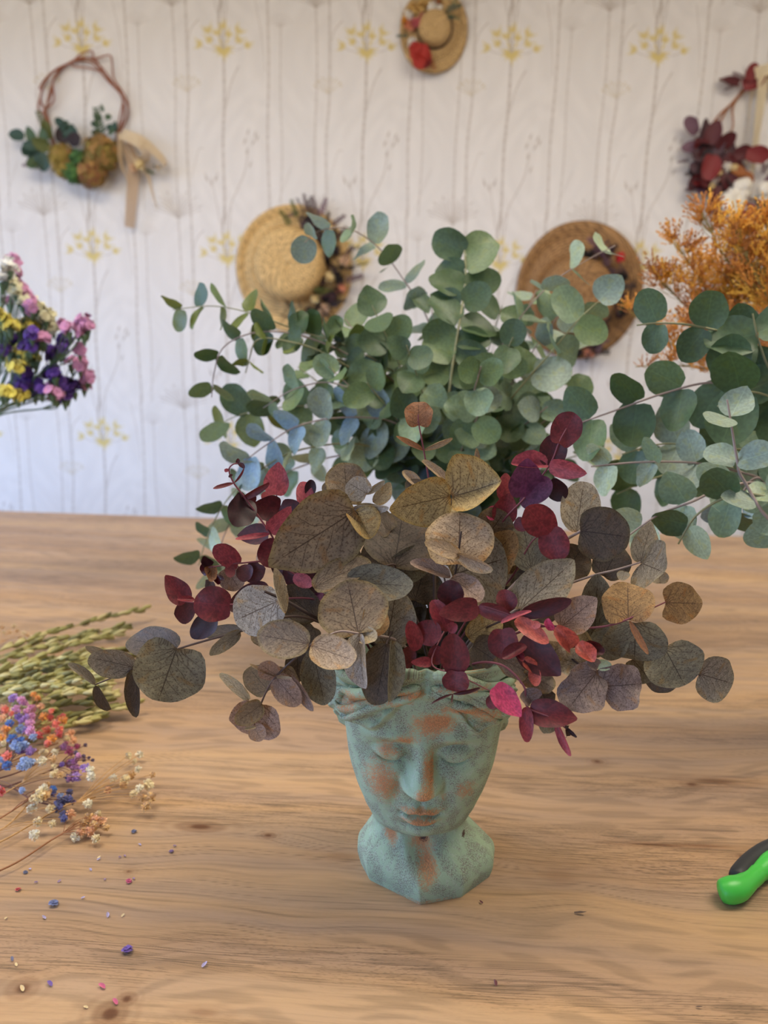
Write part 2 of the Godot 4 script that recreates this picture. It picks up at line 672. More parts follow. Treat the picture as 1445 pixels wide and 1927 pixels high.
func build_room() -> void:
	var paper := mat(Color(1, 1, 1), 0.75, wallpaper_texture())
	paper.cull_mode = BaseMaterial3D.CULL_BACK
	# the papered wall: a slab whose face carries the print at its true size
	var mb := MB.new()
	mb.box(Vector3(0, 1.35, WALL_Z - 0.06), Vector3(5.4, 2.7, 0.12))
	for k in mb.v.size():
		mb.u[k] = Vector2((mb.v[k].x + 0.174) / 0.4225 + 0.5, (2.178 - mb.v[k].y) / 0.586 + 60.0 / 371.5)
	structure("wall_back", mb.mesh(false), paper, "wall papered with printed wild flower stalks and yellow umbels", "wall")
	var paint := mat(c8(226, 222, 214), 0.85)
	var floor_m := mat(c8(150, 138, 124), 0.6)
	structure("floor", slab(Vector3(0, -0.06, 0.1), Vector3(5.4, 0.12, 5.4)), floor_m, "plain grey-beige shop floor under the worktop", "floor")
	structure("ceiling", slab(Vector3(0, 2.76, 0.1), Vector3(5.4, 0.12, 5.4)), paint, "plain white shop ceiling above the papered wall", "ceiling")
	# right wall closed; left wall with a window; front wall with the shop's large window
	mb = MB.new()
	mb.box(Vector3(2.64, 1.35, 0.1), Vector3(0.12, 2.7, 5.2))
	structure("wall_right", mb.mesh(false), paint, "plain white side wall, beyond the photo's right edge", "wall")
	mb = MB.new()
	wall_with_hole(mb, -2.64, -2.5, 2.7, 0.75, 2.25, -1.9, 0.3)
	structure("wall_left", mb.mesh(false), paint, "white side wall holding the tall window, beyond the photo's left edge", "wall")
	mb = MB.new()
	mb.box(Vector3(0, 0.2, 2.76), Vector3(5.4, 0.4, 0.12))
	mb.box(Vector3(0, 2.6, 2.76), Vector3(5.4, 0.2, 0.12))
	mb.box(Vector3(-2.45, 1.45, 2.76), Vector3(0.5, 2.1, 0.12))
	mb.box(Vector3(0.9, 1.45, 2.76), Vector3(3.6, 2.1, 0.12))
	structure("wall_front", mb.mesh(false), paint, "street-side wall with the shop window, behind the photographer", "wall")
	var frame := mat(c8(70, 70, 72), 0.4)
	mb = MB.new()
	for x in [-2.18, -1.55, -0.92]:
		mb.box(Vector3(x, 1.45, 2.76), Vector3(0.05, 2.1, 0.07))
	for y in [0.42, 2.48]:
		mb.box(Vector3(-1.55, y, 2.76), Vector3(1.3, 0.05, 0.07))
	structure("window_1", mb.mesh(false), frame, "dark metal shop window frame behind the photographer", "window")
	mb = MB.new()
	for z in [-1.88, -0.8, 0.28]:
		mb.box(Vector3(-2.64, 1.5, z), Vector3(0.07, 1.5, 0.05))
	for y in [0.77, 2.23]:
		mb.box(Vector3(-2.64, y, -0.8), Vector3(0.07, 0.05, 2.2))
	structure("window_2", mb.mesh(false), frame, "dark metal side window frame, beyond the photo's left edge", "window")


func wall_with_hole(mb: MB, x: float, z0: float, z1: float, y0: float, y1: float, h0: float, h1: float) -> void:
	mb.box(Vector3(x, y0 / 2, (z0 + z1) / 2), Vector3(0.12, y0, z1 - z0))
	mb.box(Vector3(x, (y1 + 2.7) / 2, (z0 + z1) / 2), Vector3(0.12, 2.7 - y1, z1 - z0))
	mb.box(Vector3(x, (y0 + y1) / 2, (z0 + h0) / 2), Vector3(0.12, y1 - y0, h0 - z0))
	mb.box(Vector3(x, (y0 + y1) / 2, (h1 + z1) / 2), Vector3(0.12, y1 - y0, z1 - h1))


# ---------- the worktop ----------
const TABLE_FRONT := 0.22
const TABLE_BACK := -1.75
const TABLE_HALF := 1.35


func table_v(z: float) -> float:      # more of the texture for the near half
	var t := (TABLE_FRONT - z) / (TABLE_FRONT - TABLE_BACK)
	return t * (1.7 - 0.7 * t)


func table_z(v: float) -> float:
	var t := (1.7 - sqrt(1.7 * 1.7 - 4.0 * 0.7 * v)) / 1.4
	return TABLE_FRONT - t * (TABLE_FRONT - TABLE_BACK)


func wood_textures() -> Array:
	var w := 1536
	var h := 1280
	var knots := []       # place, half length, half width, darkness
	for q in [[375, 1556, 0.020, 0.0065, 0.75], [503, 1572, 0.006, 0.0035, 0.9], [1122, 1433, 0.006, 0.004, 0.9], [1300, 1476, 0.011, 0.006, 0.6], [1345, 1470, 0.045, 0.010, 0.42], [240, 1640, 0.004, 0.003, 0.5], [205, 1908, 0.010, 0.009, 0.85], [236, 1880, 0.006, 0.005, 0.8], [40, 1860, 0.010, 0.008, 0.55],
			[930, 1352, 0.004, 0.003, 0.5], [1395, 1612, 0.005, 0.0035, 0.7], [1235, 1590, 0.05, 0.0035, 0.5], [1320, 1592, 0.05, 0.003, 0.45], [640, 1612, 0.03, 0.012, 0.2], [1050, 1650, 0.03, 0.02, 0.15], [380, 1905, 0.02, 0.006, 0.25]]:
		var p := on_table(q[0], q[1])
		knots.append([p.x, p.z, q[2], q[3], q[4]])
	var b := PackedByteArray()
	var mask := PackedByteArray()
	b.resize(w * h * 3)
	mask.resize(w * h)
	var base := Vector3(0.70, 0.578, 0.453)
	var k := 0
	for j in h:
		var z := table_z((j + 0.5) / h)
		var near := []
		for q in knots:
			if absf(z - q[1]) < q[3] * 7.0:
				near.append(q)
		for i in w:
			var x := (float(i) / w * 2.0 - 1.0) * TABLE_HALF
			var wz := z + 0.02 * noise.get_noise_2d(x * 1.2, z * 2.2) + 0.0045 * noise.get_noise_2d(x * 7.0, z * 9.0)
			var dark := 0.0
			for q in near:
				var dx: float = (x - q[0]) / (q[2] * 0.75)
				var dz: float = (z - q[1]) / (q[3] * 0.8)
				var r := dx * dx + dz * dz
				if r < 40.0:
					wz += 0.9 * q[3] * (z - q[1]) / absf(q[3]) * exp(-r * 0.16)
					dark = maxf(dark, q[4] * (exp(-r * 1.6) + 0.42 * exp(-r * 0.22) * (0.55 + 0.45 * sin(sqrt(r) * 6.0))))
			var broad := noise.get_noise_2d(x * 0.7 + 11.0, wz * 7.0)
			var bands := noise.get_noise_2d(x * 1.1 - 5.0, wz * 34.0)
			var streak := noise.get_noise_2d(x * 3.4 + 30.0, wz * 190.0)
			# growth lines in some belts, short flamed figure in the others
			var belt := smoothstep(-0.15, 0.4, noise.get_noise_2d(x * 0.5 + 3.0, wz * 6.5))
			var ring := fposmod(wz / 0.0066 + 0.9 * noise.get_noise_2d(x * 1.2 + 7.0, wz * 24.0), 1.0)
			var line := (exp(-pow((ring - 0.14) / 0.10, 2.0)) + 0.35 * exp(-pow((ring - 0.62) / 0.08, 2.0))) * (0.55 + 0.6 * noise.get_noise_2d(x * 7.0, wz * 70.0))
			var figure := smoothstep(0.0, 0.7, noise.get_noise_2d(x * 13.0 - 60.0, wz * 85.0))
			var tone := 1.0 + 0.055 * broad + 0.03 * bands + 0.02 * streak - 0.20 * line * belt - 0.10 * figure * (1.0 - 0.8 * belt)
			var c := base * tone
			c.y *= 1.0 - 0.012 * bands
			c.z *= 1.0 - 0.05 * bands - 0.03 * broad
			if dark > 0.0:
				c = c.lerp(Vector3(0.36, 0.22, 0.13), minf(dark, 0.9))
			b[k] = clampi(int(c.x * 255), 0, 255)
			b[k + 1] = clampi(int(c.y * 255), 0, 255)
			b[k + 2] = clampi(int(c.z * 255), 0, 255)
			mask[k / 3] = clampi(int((0.25 + 0.75 * smoothstep(-0.25, 0.45, noise.get_noise_2d(x * 0.9 + 3.0, wz * 11.0 - 20.0))) * 255), 0, 255)
			k += 3
	# fine pores and grooves, a tile of 0.5 m along the grain by 0.25 m across it
	var n := 768
	var d := PackedByteArray()
	d.resize(n * n * 3)
	k = 0
	for j in n:
		for i in n:
			var fx := sin(TAU * i / n) * 0.16
			var fy := cos(TAU * i / n) * 0.16
			var wob := 2.2 * noise.get_noise_3d(fx * 4.0, fy * 4.0, sin(TAU * j / n) * 0.5)
			var jj := TAU * (j + wob) / n
			var g := noise.get_noise_3d(fx * 9.0 + sin(jj) * 24.0, fy * 9.0 + cos(jj) * 24.0, 4.0)
			var p := noise.get_noise_3d(fx * 70.0 + sin(jj) * 40.0, fy * 70.0 + cos(jj) * 40.0, 9.0)
			var s := 1.0 - 0.17 * smoothstep(0.12, 0.6, g) - 0.15 * smoothstep(0.45, 0.8, p)
			d[k] = clampi(int(s * 250), 0, 255)
			d[k + 1] = clampi(int((s * 0.985 + 0.005) * 248), 0, 255)
			d[k + 2] = clampi(int((s * 0.97) * 246), 0, 255)
			k += 3
	var mimg := Image.create_from_data(w, h, false, Image.FORMAT_L8, mask)
	mimg.resize(512, 384)
	return [to_texture(w, h, b), to_texture(n, n, d), ImageTexture.create_from_image(mimg)]


func build_table() -> void:
	var t := wood_textures()
	var m := StandardMaterial3D.new()
	m.albedo_texture = t[0]
	m.roughness = 0.42
	m.metallic_specular = 0.42
	m.detail_enabled = true
	m.detail_albedo = t[1]
	m.detail_mask = t[2]
	m.detail_blend_mode = BaseMaterial3D.BLEND_MODE_MUL
	m.detail_uv_layer = BaseMaterial3D.DETAIL_UV_2
	var o := thing("worktop_table", "wide oak-look worktop table filling the lower half of the picture", "table", Vector3(0, 0, 0))
	# top: a slab with softened edges, laid out in strips
	var prof := []
	for j in 41:
		prof.append(Vector2(table_z(j / 40.0), TOP))
	var arr := []
	arr.resize(Mesh.ARRAY_MAX)
	var v := PackedVector3Array()
	var n := PackedVector3Array()
	var u := PackedVector2Array()
	var u2 := PackedVector2Array()
	var idx := PackedInt32Array()
	for j in prof.size():
		for s in [-1.0, 1.0]:
			v.append(Vector3(s * TABLE_HALF, TOP, prof[j].x))
			n.append(Vector3.UP)
			u.append(Vector2(s * 0.5 + 0.5, table_v(prof[j].x)))
			u2.append(Vector2(s * TABLE_HALF / 0.5, prof[j].x / 0.25))
	for j in prof.size() - 1:
		var a := j * 2
		for q in [a, a + 2, a + 1, a + 1, a + 2, a + 3]:
			idx.append(q)
	# edges: rounded front and back, plain sides and underside
	var rim := [[Vector3(0, 0, 0), 0.0]]
	for side in [0, 1]:
		var z := TABLE_FRONT if side == 0 else TABLE_BACK
		var sg := 1.0 if side == 0 else -1.0
		var first := v.size()
		var path := [Vector2(0, 0), Vector2(0.0012, -0.0004), Vector2(0.002, -0.0015), Vector2(0.002, -0.036), Vector2(0.0, -0.038)]
		for q in path:
			for s in [-1.0, 1.0]:
				v.append(Vector3(s * TABLE_HALF, TOP + q.y, z + sg * q.x))
				n.append(Vector3(0, 1, 0) if q.y > -0.0002 else Vector3(0, 0.6 if q.y > -0.001 else 0.0, sg).normalized())
				u.append(Vector2(s * 0.5 + 0.5, clampf(table_v(z) + q.y * 0.5 * sg, 0, 1)))
				u2.append(Vector2(s * TABLE_HALF / 0.5, (z + q.y) / 0.25))
		for j in path.size() - 1:
			var a := first + j * 2
			var f := [a, a + 1, a + 2, a + 1, a + 3, a + 2] if side == 0 else [a, a + 2, a + 1, a + 1, a + 2, a + 3]
			for q in f:
				idx.append(q)
	arr[Mesh.ARRAY_VERTEX] = v
	arr[Mesh.ARRAY_NORMAL] = n
	arr[Mesh.ARRAY_TEX_UV] = u
	arr[Mesh.ARRAY_TEX_UV2] = u2
	arr[Mesh.ARRAY_INDEX] = idx
	var am := ArrayMesh.new()
	am.add_surface_from_arrays(Mesh.PRIMITIVE_TRIANGLES, arr)
	part("tabletop", am, m, o)
	var body := mat(c8(176, 140, 104), 0.6)
	var mb := MB.new()
	for s in [-1.0, 1.0]:
		mb.box(Vector3(s * (TABLE_HALF - 0.002), TOP - 0.02, (TABLE_FRONT + TABLE_BACK) / 2), Vector3(0.003, 0.036, TABLE_FRONT - TABLE_BACK))
	mb.box(Vector3(0, TOP - 0.038, (TABLE_FRONT + TABLE_BACK) / 2), Vector3(TABLE_HALF * 2, 0.002, TABLE_FRONT - TABLE_BACK))
	part("underside", mb.mesh(false), body, o)
	for x in [-1.25, 1.25]:
		for z in [0.1, -1.63]:
			var lm := MB.new()
			lm.box(Vector3(x, 0.43, z), Vector3(0.09, 0.862, 0.09))
			part("leg", lm.mesh(false), body, o)


# ---------- the head planter ----------
func table_lookup(t: Array, y: float, col: int) -> float:      # rows of [height, ...] from the foot up, smoothly joined
	for k in t.size() - 1:
		if y <= t[k + 1][0]:
			var a: float = t[k][0]
			var f := clampf((y - a) / (t[k + 1][0] - a), 0, 1)
			var p0: float = t[maxi(k - 1, 0)][col]
			var p1: float = t[k][col]
			var p2: float = t[k + 1][col]
			var p3: float = t[mini(k + 2, t.size() - 1)][col]
			return cubic_interpolate(p1, p2, p0, p3, f)
	return t[t.size() - 1][col]


func foot_radius(th: float) -> float:      # eight-sided foot with softened corners
	var corners := [[0.0525, -6], [0.0495, 34], [0.0545, 74], [0.056, 96], [0.052, 145], [0.05, 180], [0.052, 215], [0.056, 264], [0.0555, 276], [0.0535, 300]]
	var r := 99.0
	var d := Vector2(sin(th), cos(th))
	for k in corners.size():
		var a := Vector2(sin(deg_to_rad(corners[k][1])), cos(deg_to_rad(corners[k][1]))) * float(corners[k][0])
		var q: Array = corners[(k + 1) % corners.size()]
		var b := Vector2(sin(deg_to_rad(q[1])), cos(deg_to_rad(q[1]))) * float(q[0])
		var n := Vector2(b.y - a.y, a.x - b.x).normalized()
		if n.dot(a) < 0:
			n = -n
		var dn := d.dot(n)
		if dn > 0.05:
			r = minf(r, n.dot(a) / dn)
	return r


func feature_height(y: float) -> float:      # sets eyes, nose and mouth a little lower on the head
	return y + 0.0046 * smoothstep(0.058, 0.075, y) + 0.0012 * smoothstep(0.108, 0.118, y) - 0.0058 * smoothstep(0.137, 0.158, y)


func face_relief(x: float, y: float) -> float:      # metres the face stands out, x from its middle, y above the foot
	var f := 0.0
	var ax := absf(x)
	y = feature_height(y)
	# sockets, brows, closed lids
	f -= 0.0095 * exp(-pow((ax - 0.0225) / 0.0135, 2.0) - pow((y - 0.1285) / 0.0095, 2.0))
	f -= 0.0035 * exp(-pow((ax - 0.0115) / 0.005, 2.0) - pow((y - 0.127) / 0.008, 2.0))
	f += 0.0040 * exp(-pow((ax - 0.026) / 0.017, 2.0) - pow((y - 0.1435 + 7.0 * (ax - 0.024) * (ax - 0.024)) / 0.0048, 2.0))
	var lid := pow((ax - 0.0235) / 0.0118, 2.0) + pow((y - 0.1285) / 0.0066, 2.0)
	f += 0.0098 * exp(-pow(lid, 1.7))
	var lash_y := 0.1225 + pow((ax - 0.0235) / 0.0125, 2.0) * 0.0046
	f -= 0.0042 * exp(-pow((y - lash_y + 0.0006) / 0.0013, 2.0)) * exp(-pow((ax - 0.0235) / 0.0115, 4.0))
	f -= 0.0026 * 0.45 * exp(-pow((y - 0.1368 + pow((ax - 0.0235) / 0.012, 2.0) * 0.003) / 0.0011, 2.0)) * exp(-pow((ax - 0.0235) / 0.0105, 4.0))
	# nose
	var ny := clampf((0.139 - y) / 0.034, 0.0, 1.0)
	var nh := 0.0045 + 0.0125 * pow(ny, 1.25)
	var under := smoothstep(0.0985, 0.1045, y) * smoothstep(0.152, 0.134, y)
	var nw := lerpf(0.0066, 0.0098, ny * ny)
	f += nh * under * exp(-pow(ax / nw, 2.9))
	f += 0.0034 * exp(-pow(ax / 0.0082, 2.0) - pow((y - 0.1058) / 0.0058, 2.0))
	f += 0.0074 * exp(-pow((ax - 0.0114) / 0.0050, 2.0) - pow((y - 0.1052) / 0.0056, 2.0))
	f -= 0.0045 * exp(-pow((ax - 0.0058) / 0.0026, 2.0) - pow((y - 0.0995) / 0.0018, 2.0))
	f -= 0.0030 * exp(-pow((ax - 0.0172) / 0.0022, 2.0) - pow((y - 0.1045) / 0.0065, 2.0))
	f -= 0.0022 * exp(-pow((ax - 0.0125) / 0.004, 2.0) - pow((y - 0.119) / 0.010, 2.0))
	# cheeks and the fold beside the nose
	f += 0.0045 * exp(-pow((ax - 0.031) / 0.014, 2.0) - pow((y - 0.101) / 0.018, 2.0))
	f -= 0.0022 * exp(-pow((ax - 0.0185 - (0.1 - y) * 0.15) / 0.0045, 2.0) - pow((y - 0.092) / 0.012, 2.0))
	# mouth
	var mound := exp(-pow(x / 0.02, 2.0) - pow((y - 0.081) / 0.013, 2.0))
	f += 0.0055 * mound
	f -= 0.0016 * exp(-pow(ax / 0.0022, 2.0) - pow((y - 0.0925) / 0.004, 2.0))
	var upy := 0.0855 + 0.0011 * exp(-pow((ax - 0.004) / 0.003, 2.0)) - 0.0016 * pow(ax / 0.015, 2.0)
	f += 0.0046 * exp(-pow((y - upy) / 0.0026, 2.0)) * exp(-pow(x / 0.0135, 4.0))
	f += 0.0058 * exp(-pow((y - 0.0765 - 0.0012 * pow(ax / 0.013, 2.0)) / 0.0031, 2.0)) * exp(-pow(x / 0.0120, 4.0))
	f -= 0.0048 * exp(-pow((y - 0.0812 - 0.0004 * cos(x * 420.0)) / 0.00115, 2.0)) * exp(-pow(x / 0.0138, 6.0))
	f -= 0.0022 * exp(-pow((ax - 0.0150) / 0.0026, 2.0) - pow((y - 0.0812) / 0.003, 2.0))
	f -= 0.0028 * exp(-pow(x / 0.012, 2.0) - pow((y - 0.0695) / 0.0032, 2.0))
	f += 0.0050 * exp(-pow(x / 0.0135, 2.0) - pow((y - 0.0595) / 0.0085, 2.0))
	return f


func hairline(x: float) -> float:
	return 0.168 - 0.030 * smoothstep(0.004, 0.050, absf(x)) + 0.004 * sin(absf(x) * 150.0)


const HEAD := [      # height, half width, depth in front, depth behind, share of the eight-sided foot
	[0.0, 0.054, 0.050, 0.050, 1.0], [0.005, 0.0555, 0.0505, 0.05, 1.0], [0.012, 0.0565, 0.050, 0.05, 0.95], [0.020, 0.0545, 0.046, 0.05, 0.8], [0.028, 0.0475, 0.0385, 0.048, 0.45], [0.036, 0.040, 0.030, 0.046, 0.15],
	[0.044, 0.0375, 0.0265, 0.046, 0.0], [0.050, 0.0385, 0.036, 0.048, 0.0], [0.056, 0.041, 0.0425, 0.050, 0.0], [0.064, 0.045, 0.0455, 0.052, 0.0], [0.080, 0.0515, 0.0475, 0.055, 0.0], [0.100, 0.0575, 0.0485, 0.058, 0.0],
	[0.125, 0.0608, 0.050, 0.060, 0.0], [0.150, 0.0632, 0.0505, 0.062, 0.0], [0.170, 0.0655, 0.0515, 0.064, 0.0], [0.190, 0.066, 0.053, 0.065, 0.0]]


func head_point(th: float, y: float) -> Vector3:
	var a := table_lookup(HEAD, y, 1)
	var bf := table_lookup(HEAD, y, 2)
	var bb := table_lookup(HEAD, y, 3)
	var foot := clampf(table_lookup(HEAD, y, 4), 0, 1)
	var s := sin(th)
	var c := cos(th)
	var b := bf if c > 0 else bb
	var r := pow(pow(absf(s) / a, 2.25) + pow(absf(c) / b, 2.25), -1.0 / 2.25)
	if foot > 0.0:
		var fr := foot_radius(th) * (a / 0.0555)
		r = lerpf(r, fr, foot)
	var p := Vector3(s * r, y, c * r)
	if foot > 0.0:
		p.x += 0.0075 * foot
	var front := smoothstep(0.02, 0.5, c)
	if y > 0.045:
		p.z += face_relief(p.x, y) * front * smoothstep(0.045, 0.055, y)
	# collar bones and the hollow of the throat
	p.z -= 0.0045 * front * exp(-pow((p.x - 0.002) / 0.010, 2.0) - pow((y - 0.030) / 0.010, 2.0))
	var cord := p.x + 0.016 - 0.02 * (1.0 - y / 0.05)
	p.z += 0.003 * front * exp(-pow(cord / 0.006, 2.0) - pow((y - 0.032) / 0.014, 2.0))
	# hair: swept back from a middle parting in ropes
	var hl := hairline(p.x) if c > 0 else 0.115
	if c < 0.35:
		hl = lerpf(hl, 0.128 - 0.02 * smoothstep(0.35, -0.4, c), smoothstep(0.35, 0.0, c))
	var hair := smoothstep(hl - 0.002, hl + 0.004, y)
	if hair > 0.0:
		var out := Vector3(s, 0, c)
		var ax := absf(th) if th <= PI else TAU - th
		var q := (y - hl) * 1.0 + 0.002 * sin(ax * 9.0)
		var ropes := 0.0016 * sin(q * 380.0 + ax * 3.0) + 0.0007 * sin(q * 1000.0 + ax * 9.0 + 1.0) + 0.0006 * noise.get_noise_2d(ax * 6.0, q * 260.0)
		var curl := 0.0012 * noise.get_noise_2d(th * 3.2, y * 90.0 + 5.0)
		p += out * hair * (0.0042 + (ropes + curl) * smoothstep(0.189, 0.182, y))
		p += out * 0.006 * exp(-pow((y - 0.146) / 0.011, 2.0)) * exp(-pow((s + 0.9) / 0.25, 2.0)) * hair
		p.z -= 0.005 * exp(-pow(p.x / 0.004, 2.0)) * hair * front
	return p


func patina_texture() -> ImageTexture:
	var w := 1100
	var h := 680
	var b := PackedByteArray()
	b.resize(w * h * 3)
	# where the glaze is rubbed through to copper: x, height, half sizes, strength
	var rubs := [[0.004, 0.152, 0.016, 0.0062, 0.95], [0.016, 0.1535, 0.010, 0.004, 0.8], [-0.0165, 0.1425, 0.009, 0.0032, 1.0], [-0.0315, 0.134, 0.006, 0.006, 0.7], [-0.022, 0.131, 0.009, 0.004, 0.45], [0.0035, 0.122, 0.0042, 0.014, 0.85], [0.0075, 0.118, 0.002, 0.013, 0.9],
		[0.001, 0.106, 0.0065, 0.0045, 1.1], [0.0, 0.0858, 0.0125, 0.0026, 1.7], [0.0, 0.0768, 0.0115, 0.0028, 1.7], [-0.035, 0.108, 0.011, 0.016, 0.75], [-0.026, 0.100, 0.009, 0.012, 0.5], [0.0345, 0.1, 0.008, 0.009, 0.62], [0.018, 0.096, 0.004, 0.006, 0.4],
		[-0.026, 0.041, 0.0042, 0.006, 1.3], [0.0015, 0.0385, 0.011, 0.0042, 1.1], [0.005, 0.027, 0.0075, 0.0065, 1.1], [0.0, 0.018, 0.008, 0.009, 0.5], [-0.04, 0.168, 0.010, 0.004, 0.8], [0.03, 0.163, 0.015, 0.003, 1.1], [-0.012, 0.176, 0.012, 0.003, 1.0], [0.045, 0.157, 0.009, 0.004, 0.7], [-0.052, 0.160, 0.006, 0.008, 0.8], [-0.02, 0.167, 0.012, 0.0025, 0.6], [0.028, 0.181, 0.02, 0.0025, 0.8], [0.026, 0.141, 0.010, 0.003, 0.35], [0.0, 0.001, 0.03, 0.0022, 0.6]]
	var k := 0
	for j in h:
		var y := 0.19 * j / (h - 1)
		var hw := table_lookup(HEAD, y, 1)
		var row_rubs := []
		var fy := feature_height(y)
		for q in rubs:
			if absf(fy - q[1]) < q[3] * 2.5:
				row_rubs.append(q)
		for i in w:
			var th := (float(i) / w - 0.5) * TAU
			var x := sin(th) * hw
			var sx := th * 0.055
			var front := cos(th) > -0.1
			var big := noise2.get_noise_2d(sx * 42.0 + 4.0, y * 42.0)
			var mid := noise2.get_noise_2d(sx * 150.0, y * 150.0 + 40.0)
			var grit := noise.get_noise_2d(sx * 2100.0, y * 1900.0)
			var grit2 := noise.get_noise_2d(sx * 800.0 + 99.0, y * 700.0)
			var c := Vector3(0.60, 0.69, 0.575)
			c = c.lerp(Vector3(0.67, 0.73, 0.655), smoothstep(0.0, 0.5, mid) * 0.5)
			# washed grey-brown speckle, thicker in some fields
			var field := smoothstep(-0.42, 0.6, big + 0.45 * mid + 0.12 * grit2)
			c = c.lerp(Vector3(0.40, 0.42, 0.40), field * smoothstep(-0.35, 0.55, grit + 0.5 * grit2) * 0.55)
			c = c.lerp(Vector3(0.30, 0.33, 0.32), (0.12 + 0.88 * field) * smoothstep(0.30, 0.75, grit2 + 0.5 * grit) * 0.6)
			c = c.lerp(Vector3(0.52, 0.42, 0.36), field * smoothstep(0.0, 0.6, grit2 - 0.4 * grit) * 0.4)
			var rub := 0.0
			if front:
				for q in row_rubs:
					var dx: float = (x - q[0]) / q[2]
					var dy: float = (fy - q[1]) / q[3]
					var e := dx * dx + dy * dy
					if e < 6.0:
						rub += q[4] * exp(-e * 0.9)
			rub = smoothstep(0.2, 1.0, rub + 0.3 * mid * minf(1.0, rub * 3.0) + 0.34 * grit2 * minf(1.0, rub * 2.0) + 0.3 * grit * minf(1.0, rub * 2.0))
			c = c.lerp(Vector3(0.70, 0.45, 0.28) * (1.0 + 0.25 * grit2), rub * 0.8)
			# chips: bare dark clay
			for q in [[0.004, 0.0405, 0.004, 0.0026], [0.036, 0.0375, 0.0008, 0.0017]]:
				var e2: float = pow((x - q[0]) / q[2], 2.0) + pow((y - q[1]) / q[3], 2.0) + 0.9 * grit2
				if front and e2 < 1.0:
					c = Vector3(0.28, 0.2, 0.17)
			b[k] = clampi(int(c.x * 255), 0, 255)
			b[k + 1] = clampi(int(c.y * 255), 0, 255)
			b[k + 2] = clampi(int(c.z * 255), 0, 255)
			k += 3
	return to_texture(w, h, b)


func build_planter() -> void:
	var tex := patina_texture()
	var m := StandardMaterial3D.new()
	m.albedo_texture = tex
	m.roughness = 0.68
	m.metallic_specular = 0.4
	m.heightmap_enabled = true
	m.heightmap_texture = tex
	m.heightmap_scale = 0.015
	m.cull_mode = BaseMaterial3D.CULL_DISABLED
	var o := thing("head_planter", "mint green and copper planter shaped as a woman's head, holding the dried bouquet", "planter", POT)
	var na := 280
	var nh := 260
	var pts := []
	var uvs := []
	for j in nh + 1:
		var y := 0.19 * j / nh
		var row := []
		var ur := []
		for i in na + 1:
			var th := (float(i) / na - 0.5) * TAU
			row.append(head_point(th, y))
			ur.append(Vector2(float(i) / na, float(j) / nh))
		pts.append(row)
		uvs.append(ur)
	# over the lip and down inside
	for q in [[0.994, 0.1925], [0.96, 0.193], [0.93, 0.190], [0.90, 0.170], [0.88, 0.150]]:
		var row := []
		var ur := []
		for i in na + 1:
			var p := head_point((float(i) / na - 0.5) * TAU, 0.19)
			row.append(Vector3(p.x * q[0], q[1], p.z * q[0]))
			ur.append(Vector2(float(i) / na, 0.5 + 2.4 * q[0] - 1.95))
		pts.append(row)
		uvs.append(ur)
	var mb := MB.new()
	mb.grid(pts, uvs, false, true)
	part("body", mb.mesh(), m, o)
	var foam := MB.new()
	foam.lathe([Vector2(0.0, 0.172), Vector2(0.03, 0.171), Vector2(0.043, 0.168), Vector2(0.043, 0.160)], 28)
	part("flower_foam", foam.mesh(), mat(c8(70, 84, 60), 0.95), o)
	# curls worked over the left temple
	for q in [[-0.046, 0.166, 0.030, 0.012, 0.35], [-0.056, 0.158, 0.020, 0.009, 1.5], [-0.0615, 0.151, 0.008, 0.008, 2.4], [0.052, 0.168, 0.028, 0.010, -0.4]]:
		var curls := MB.new()
		var path := []
		for k in 15:
			var a: float = k * 0.42 + q[4]
			var r: float = q[3] * (1.0 - k * 0.045)
			path.append(Vector3(q[0] + cos(a) * r, q[1] + sin(a) * r * 0.62, q[2] + 0.006 + 0.004 * sin(k * 0.2)))
		curls.tube(curve(path, 36), tapered(37, 0.0042, 0.0018), 8)
		for k in curls.v.size():
			curls.u[k] = Vector2(atan2(curls.v[k].x, curls.v[k].z) / TAU + 0.5, clampf(curls.v[k].y / 0.19, 0, 1))
		part("hair_curl", curls.mesh(), m, o)
	# locks swept from the parting to the temples
	for q in [[1.0, 0.182, 0.1515, 1.25, 0.0042], [1.0, 0.176, 0.146, 1.15, 0.0036], [1.0, 0.189, 0.160, 1.35, 0.0045], [-1.0, 0.182, 0.1525, 1.2, 0.0042], [-1.0, 0.176, 0.147, 1.1, 0.0036], [-1.0, 0.189, 0.161, 1.3, 0.0045], [1.0, 0.190, 0.172, 1.5, 0.0042], [-1.0, 0.190, 0.172, 1.5, 0.0042]]:
		var path := []
		for k in 13:
			var f := k / 12.0
			var th: float = q[0] * (0.07 + (q[3] - 0.07) * f)
			var y: float = lerpf(q[1], q[2], smoothstep(0.0, 1.0, f)) + 0.0022 * sin(f * 9.0 + q[1] * 300.0)
			var p := head_point(th, minf(y, 0.19))
			path.append(Vector3(p.x, y, p.z) + Vector3(sin(th), 0, cos(th)) * 0.0008)
		var lock := MB.new()
		lock.tube(curve(path, 40), [0.0012, 0.0022, q[4] * 0.8, q[4] * 0.9, q[4] * 0.95, q[4], q[4], q[4], q[4], q[4] * 0.96, q[4], q[4] * 1.02, q[4], q[4] * 0.94, q[4], q[4], q[4], q[4], q[4] * 0.95, q[4], q[4], q[4], q[4] * 0.96, q[4], q[4], q[4], q[4] * 0.95, q[4], q[4] * 0.95, q[4] * 0.9, q[4] * 0.86, q[4] * 0.8, q[4] * 0.74, q[4] * 0.68, q[4] * 0.6, q[4] * 0.5, q[4] * 0.42, q[4] * 0.34, q[4] * 0.26, q[4] * 0.18, q[4] * 0.1], 9)
		for k in lock.v.size():
			lock.u[k] = Vector2(atan2(lock.v[k].x, lock.v[k].z) / TAU + 0.5, clampf(lock.v[k].y / 0.19, 0, 0.995))
		part("hair_lock", lock.mesh(), m, o)


